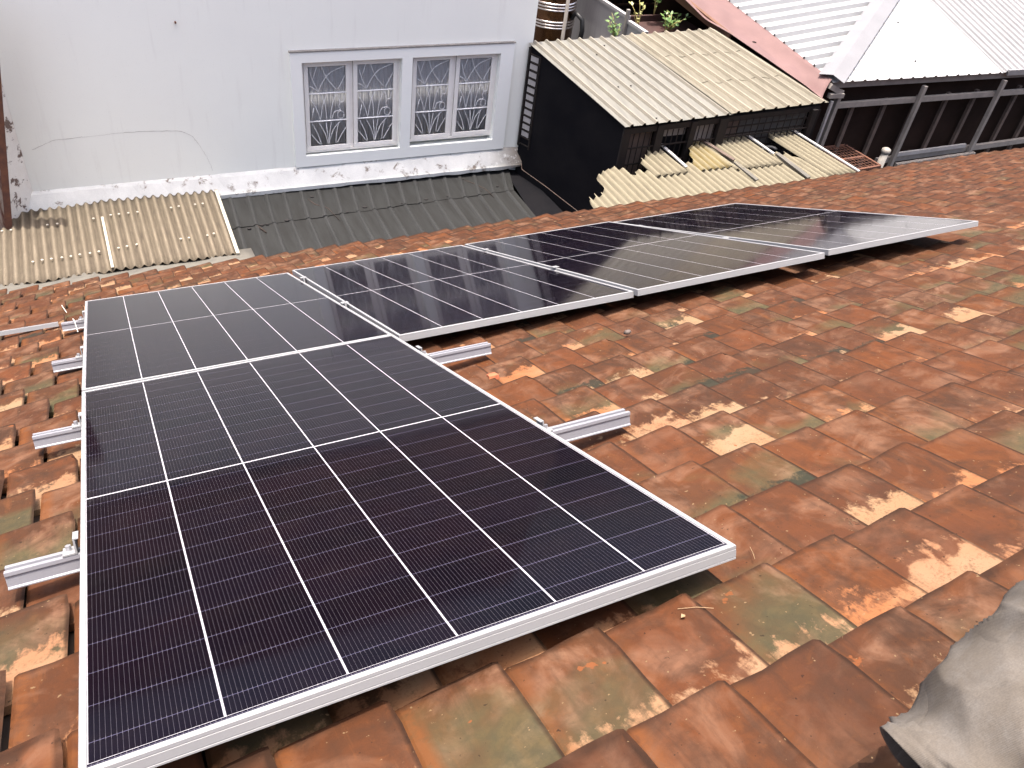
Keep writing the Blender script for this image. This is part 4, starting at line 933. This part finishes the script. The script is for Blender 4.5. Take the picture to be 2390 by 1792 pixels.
for y0, y1, zt in ((5.40, 5.78, -0.86), (5.80, 7.0, -0.82), (7.02, 8.6, -0.80)):
    mb = MB(); mb.box((6.04, y0, -5), (6.06, y1, zt)); mb.box((6.025, y0, zt - .03), (6.075, y1, zt + .005)); mb.build('sheet', M['zinc'], zf)
mb = MB(); mb.bar((6.02, 5.79, -5), (6.02, 5.79, -0.74), .035, .035, Y3); mb.build('post', M['post'], zf)
mb = MB(); mb.box((6.10, 5.6, -5), (7.4, 6.5, -1.12)); mb.box((6.10, 5.6, -1.12), (7.4, 5.64, -1.05)); mb.box((6.10, 6.46, -1.12), (7.4, 6.5, -1.05))
tag(mb.build('planter', M['planter'], None), 'dark reddish planter box behind the shed roof', 'planter')
def plant(name, base, h, spread, nst, nl, lm, sm, label, seed, lsz=0.04):
    rr = random.Random(seed); o = empty(name, base, label=label, cat='plant'); st = MB(); lf = MB()
    for s in range(nst):
        a = rr.uniform(0, 6.28); r_ = spread * rr.uniform(.3, 1); hh = h * rr.uniform(.6, 1)
        pts = [Vector((r_ * (k / 4) ** 1.3 * math.cos(a + .2 * k), r_ * (k / 4) ** 1.3 * math.sin(a + .2 * k), hh * k / 4)) for k in range(5)]
        st.tube(pts, [.007, .006, .005, .004, .002], 5)
        for q in range(nl):
            t = rr.uniform(.35, 1.0) * 4; i = min(int(t), 3); p = lerp(pts[i], pts[i + 1], t - i)
            d = Vector((rr.uniform(-1, 1), rr.uniform(-1, 1), rr.uniform(-.3, .7))).normalized(); w = d.cross(Vector((rr.uniform(-.3, .3), rr.uniform(-.3, .3), 1))).normalized(); z = lsz * rr.uniform(.7, 1.4)
            p = p + d * .02
            lf.add([p, p + d * z * .5 + w * z * .42, p + d * z + w * z * .25, p + d * z * 1.25, p + d * z - w * z * .25, p + d * z * .5 - w * z * .42], [(0, 1, 2, 3), (0, 3, 4, 5)])
    st.build('stem', sm, o, smooth=True); lf.build('foliage', lm, o); return o
plant('leafy_plant', (5.86, 5.72, -1.12), 0.36, 0.16, 7, 9, M['leaf'], M['stem'], 'small round leaved plant in front of the grey zinc fence', 1)
plant('leafy_plant', (6.78, 6.0, -1.10), 0.28, 0.26, 8, 12, M['leaf'], M['stem'], 'bright green leafy plant in the dark planter, right of the yellow one', 2, .042)
plant('leafy_plant', (6.42, 6.1, -1.08), 0.34, 0.18, 4, 5, M['leafpale'], M['stem'], 'yellowish sparse plant at the left of the dark planter', 3, .04)
plant('leafy_plant', (6.80, 6.35, -1.0), 0.42, 0.10, 3, 8, M['leaf'], M['stem'], 'upright green sprig at the top edge behind the planter', 4, .045)
dk = empty('dark_lattice_wall', (0, 0, 0), label='dark lattice wall in shade behind the planter and plants', cat='wall')
mb = MB(); mb.box((6.12, 8.0, -5), (9.5, 8.1, 0.6)); mb.build('backing', M['void'], dk)  # near-black backing paints in the shade behind the planter
for k in range(16):
    mb = MB(); mb.bar((6.3 + k * .14, 7.96, -3), (6.3 + k * .14, 7.96, .5), .03, .03, Y3); mb.build('slat', M['brownwall'], dk)
for k in range(10):
    mb = MB(); mb.bar((6.2, 7.93, -2.4 + k * .2), (8.5, 7.93, -2.4 + k * .2), .02, .025); mb.build('cross_slat', M['brownwall'], dk)

# ------------------------------------------------------------------ person sitting at the right, one leg in view
def skin(name, nodes, links, mat, parent=None, levels=2, displace=0.0):
    """nodes: id -> (position, radius); links between ids. One continuous surface."""
    ids = list(nodes); me = bpy.data.meshes.new(name)
    me.from_pydata([tuple(nodes[i][0]) for i in ids], [(ids.index(a), ids.index(b)) for a, b in links], [])
    o = bpy.data.objects.new(name, me); COL.objects.link(o); me.materials.append(mat)
    sk = o.modifiers.new('skin', 'SKIN'); sk.use_smooth_shade = True; sk.branch_smoothing = 0.4
    if not me.skin_vertices: 
        bm = bmesh.new(); bm.from_mesh(me); bm.verts.layers.skin.verify(); bm.to_mesh(me); bm.free()
    for k, i in enumerate(ids):
        r_ = nodes[i][1]; me.skin_vertices[0].data[k].radius = (r_, r_) if not isinstance(r_, tuple) else r_
        me.skin_vertices[0].data[k].use_root = (k == 0)
    ss = o.modifiers.new('sub', 'SUBSURF'); ss.levels = ss.render_levels = levels
    if displace:
        tx = bpy.data.textures.new(name + '_folds', 'CLOUDS'); tx.noise_scale = 0.075; tx.noise_depth = 2
        dm = o.modifiers.new('folds', 'DISPLACE'); dm.texture = tx; dm.strength = displace; dm.mid_level = 0.5; dm.texture_coords = 'GLOBAL'
    if parent: o.parent = parent
    return o
HIP = rp(1.66, -2.86, 0.03)
def P(u, v, w): return rp(u, v, w)
up = Z3
ch = HIP + Vector((0.04, -0.03, 0.42)); nk = HIP + Vector((0.0, -0.02, 0.56)); hd = HIP + Vector((-0.07, 0.0, 0.72))
RK, RA = P(1.30, -2.69, 0.19), P(0.960, -2.640, -0.005)
LK, LA = P(1.34, -3.02, 0.15), P(1.0, -3.08, -0.02)
sh_r, sh_l = HIP + Vector((0.02, 0.17, 0.47)), HIP + Vector((0.02, -0.21, 0.47))
el_r, wr_r = P(1.62, -2.42, 0.24), P(1.50, -2.50, 0.06)
wr_r = RK + Vector((0.16, 0.04, 0.10)); el_r = HIP + Vector((0.06, 0.27, 0.22))
el_l = HIP + Vector((0.12, -0.27, 0.22)); wr_l = HIP + Vector((0.16, -0.30, 0.0))
body = {'pel': (HIP, .11), 'waist': (HIP + Vector((.02, -.02, .2)), .10), 'chest': (ch, .115), 'neck': (nk, .05), 'jaw': (nk + Vector((-.03, .01, .07)), .058), 'head': (hd, .085), 'crown': (hd + Vector((.0, 0, .09)), .065),
        'shr': (sh_r, .055), 'elr': (el_r, .04), 'wrr': (wr_r, .027), 'shl': (sh_l, .055), 'ell': (el_l, .04), 'wrl': (wr_l, .027),
        'rk': (RK, .055), 'ra': (RA, .036), 'lk': (LK, .055), 'la': (LA, .036)}
lk = [('pel', 'waist'), ('waist', 'chest'), ('chest', 'neck'), ('neck', 'jaw'), ('jaw', 'head'), ('head', 'crown'), ('chest', 'shr'), ('shr', 'elr'), ('elr', 'wrr'), ('chest', 'shl'), ('shl', 'ell'), ('ell', 'wrl'), ('pel', 'rk'), ('rk', 'ra'), ('pel', 'lk'), ('lk', 'la')]
for side, wr_, dr in (('r', wr_r, Vector((-.9, .1, -.35)).normalized()), ('l', wr_l, Vector((.3, -.5, -.8)).normalized())):
    sd = dr.cross(Vector((0, .3, 1))).normalized(); dn = sd.cross(dr).normalized()
    if dn.z > 0: dn = -dn
    pm = wr_ + dr * .055; body['pm' + side] = (pm, .03); lk.append(('wr' + side, 'pm' + side))
    for k, ln in enumerate((.062, .074, .07, .052)):
        b0 = pm + dr * .03 + sd * (k - 1.5) * .021
        for q, (f, dd) in enumerate(((.0, 0), (.5, .012), (1.0, .038))):
            body['f%s%d%d' % (side, k, q)] = (b0 + dr * ln * f + dn * dd, .0092 - .001 * q)
            lk.append(('pm' + side if q == 0 else 'f%s%d%d' % (side, k, q - 1), 'f%s%d%d' % (side, k, q)))
    tb = pm - dr * .02 + sd * .036
    body['t%s0' % side] = (tb, .011); body['t%s1' % side] = (tb + dr * .03 + sd * .02 + dn * .01, .010); body['t%s2' % side] = (tb + dr * .055 + sd * .018 + dn * .025, .009)
    lk += [('pm' + side, 't%s0' % side), ('t%s0' % side, 't%s1' % side), ('t%s1' % side, 't%s2' % side)]
for s_, A_, td in (('r', RA, P(0.80, -2.68, -0.075)), ('l', LA, P(0.82, -3.12, -0.075))):
    body['he' + s_] = (A_ + (A_ - td) * .25 - NN * .04, .034); body['to' + s_] = (td, .03)
    lk += [('ra' if s_ == 'r' else 'la', 'he' + s_), ('ra' if s_ == 'r' else 'la', 'to' + s_)]
person = skin('person', body, lk, M['skin'])
tag(person, 'seated person in faded grey trousers, bent leg reaching in at the right', 'person')
def leg_loft(mb, path, radii, seed, skew=False, n=72, m=190):
    """One trouser leg from hem to hip, with wrinkles across the back of the knee and along the shin."""
    rr = random.Random(seed); ph = [rr.uniform(0, 6.28) for _ in range(8)]
    pts = [Vector(p) for p in path]; L = len(pts) - 1; vs = []
    def cr(q, k, t):
        a, b_, c, d = q[max(k - 1, 0)], q[k], q[k + 1], q[min(k + 2, L)]
        return 0.5 * ((2 * b_) + (c - a) * t + (2 * a - 5 * b_ + 4 * c - d) * t * t + (3 * b_ - a - 3 * c + d) * t ** 3)
    def at(s): f = s * L; k = min(int(f), L - 1); return cr(pts, k, f - k), cr(radii, k, f - k)
    for i in range(m + 1):
        s = i / m; p, r0 = at(s); d = (at(min(s + .01, 1))[0] - at(max(s - .01, 0))[0]).normalized()
        a = d.cross(NN).normalized(); b_ = a.cross(d)
        slack = 0.55 + 0.55 * math.exp(-((s - 0.06) / 0.10) ** 2) + 0.9 * math.exp(-((s - 0.52) / 0.12) ** 2)
        for k in range(n):
            th = 2 * math.pi * k / n
            w1 = abs(math.sin(th * 1.5 + s * 14 + ph[0])) ** 0.7; w2 = 1 - abs(math.sin(th * 0.5 - s * 21 + ph[1] + 1.3 * math.sin(th * 1 + ph[2]) + 0.5 * math.sin(s * 40))) ** 0.55
            w3 = math.sin(th * 3 + s * 9 + ph[3]); w4 = 1 - abs(math.sin(th * 1.5 + s * 11 + ph[5] + 0.8 * math.sin(s * 23 + ph[6]))) ** 0.5; w5 = 1 - abs(math.sin(th * 1 - s * 38 + ph[7] + 1.5 * math.sin(th * 2 + ph[3]))) ** 0.6
            calm = min(1.0, 0.25 + s / 0.08)
            r_ = r0 + calm * slack * (0.006 * (w1 - .6) + 0.020 * (w2 - .3)) + 0.004 * w3 + calm * (0.013 * (w4 - .3) + 0.003 * (w5 - .3))
            if s < 0.05: r_ += 0.010 * math.sin(th * 2 + ph[4]) * (1 - s / 0.05) + 0.0; r_ += -0.0035 if 0.030 < s < 0.038 else 0.0
            q = p + a * math.cos(th) * r_ + b_ * math.sin(th) * r_ * 0.94
            if skew:                                         # the loose hem stands away from the ankle on the downslope side
                side = (VV * .55 - X3).normalized(); k_ = max(0.0, (a * math.cos(th) + b_ * math.sin(th)).dot(side))
                q += side * 0.040 * k_ ** 3 * math.exp(-(s / 0.05) ** 2) + NN * 0.012 * math.sin(th * 3 + 1) * math.exp(-(s / 0.06) ** 2)
            vs.append(q)
    o = len(vs); p, r0 = at(0)
    for q, f in ((0.0, .93), (0.06, .80)):                       # the hem turns inwards
        for k in range(n): vs.append(at(q)[0].lerp(vs[k] - p + at(q)[0], f) if q == 0 else at(q)[0] + (vs[k] - p) * f)
    fs = [(i * n + k, i * n + (k + 1) % n, (i + 1) * n + (k + 1) % n, (i + 1) * n + k) for i in range(m) for k in range(n)]
    fs += [(k, o + k, o + (k + 1) % n, (k + 1) % n) for k in range(n)] + [(o + k, o + n + k, o + n + (k + 1) % n, o + (k + 1) % n) for k in range(n)]
    mb.add(vs, fs)
    return [vs[i * n + int(n * .71)] for i in range(2, m // 2)]
mb = MB()
for K_, A_, seed in ((RK, RA, 3), (LK, LA, 8)):
    seam = leg_loft(mb, [A_, lerp(A_, K_, .33) + (VV * .55 - X3).normalized() * .017, lerp(A_, K_, .68) + (VV * .55 - X3).normalized() * .018, K_ + NN * .01, lerp(K_, HIP, .33), lerp(K_, HIP, .68), HIP - NN * .005], [.080, .088, .098, .090, .098, .106, .12], seed, seed == 3)
    mb.tube([p for p in seam], 0.0028, 6)
mb.tube([HIP - Z3 * .09, HIP - Z3 * .03, HIP + Vector((.01, -.01, .06)), HIP + Vector((.01, -.01, .13))], [.10, .155, .15, .135], 28)
mb.build('trousers', M['trousers'], person, smooth=True)
ts = {'w': (HIP + Vector((.01, -.01, .10)), .135), 'm': (HIP + Vector((.03, -.02, .26)), .13), 'c': (ch, .135), 'n': (nk - Z3 * .03, .065), 'sr': (sh_r, .072), 'sl': (sh_l, .072), 'er': (lerp(sh_r, el_r, .6), .058), 'el': (lerp(sh_l, el_l, .6), .058)}
skin('shirt', ts, [('w', 'm'), ('m', 'c'), ('c', 'n'), ('c', 'sr'), ('c', 'sl'), ('sr', 'er'), ('sl', 'el')], M['shirt'], person, 2, 0.02)
skin('hair', {'a': (hd + Vector((.025, 0, .06)), .085), 'b': (hd + Vector((.05, 0, .0)), .075), 'c': (hd + Vector((-.02, 0, .10)), .07)}, [('a', 'b'), ('a', 'c')], M['hair'], person)
for s_, A_, td in (('r', RA, P(0.80, -2.68, -0.072)), ('l', LA, P(0.82, -3.12, -0.072))):
    skin('shoe', {'b': (lerp(A_, RK if s_ == 'r' else LK, .22), .047), 'a': (A_ + NN * .02, .046), 'h': (A_ + (A_ - td) * .2 - NN * .03, .046), 'm': (lerp(A_, td, .55) - NN * .01, .045), 't': (td, .038)}, [('a', 'b'), ('a', 'h'), ('a', 'm'), ('m', 't')], M['sock'], person)
fwd = Vector((-.9, .15, -.15)).normalized(); sd = fwd.cross(Z3).normalized()
for q in (-1, 1):
    mb = MB(); mb.lathe([(.0001, -.011), (.009, -.007), (.012, 0), (.009, .007), (.0001, .011)], hd + fwd * .078 + sd * q * .033 + Z3 * .01, 10); mb.build('eye', M['eye'], person, smooth=True)
    mb = MB(); e0 = hd + sd * q * .088; mb.lathe([(.0001, -.032), (.012, -.024), (.018, 0), (.014, .024), (.0001, .03)], e0, 10); mb.build('ear', M['skin'], person, smooth=True)
mb = MB(); mb.tube([hd + fwd * .082 + Z3 * .02, hd + fwd * .104 - Z3 * .02, hd + fwd * .086 - Z3 * .035], [.009, .016, .008], 8); mb.build('nose', M['skin'], person, smooth=True)
mb = MB(); mb.bar(hd + fwd * .084 - Z3 * .062 - sd * .026, hd + fwd * .084 - Z3 * .062 + sd * .026, .012, .012); mb.build('mouth', M['clay_broken'], person, bevel=.004)
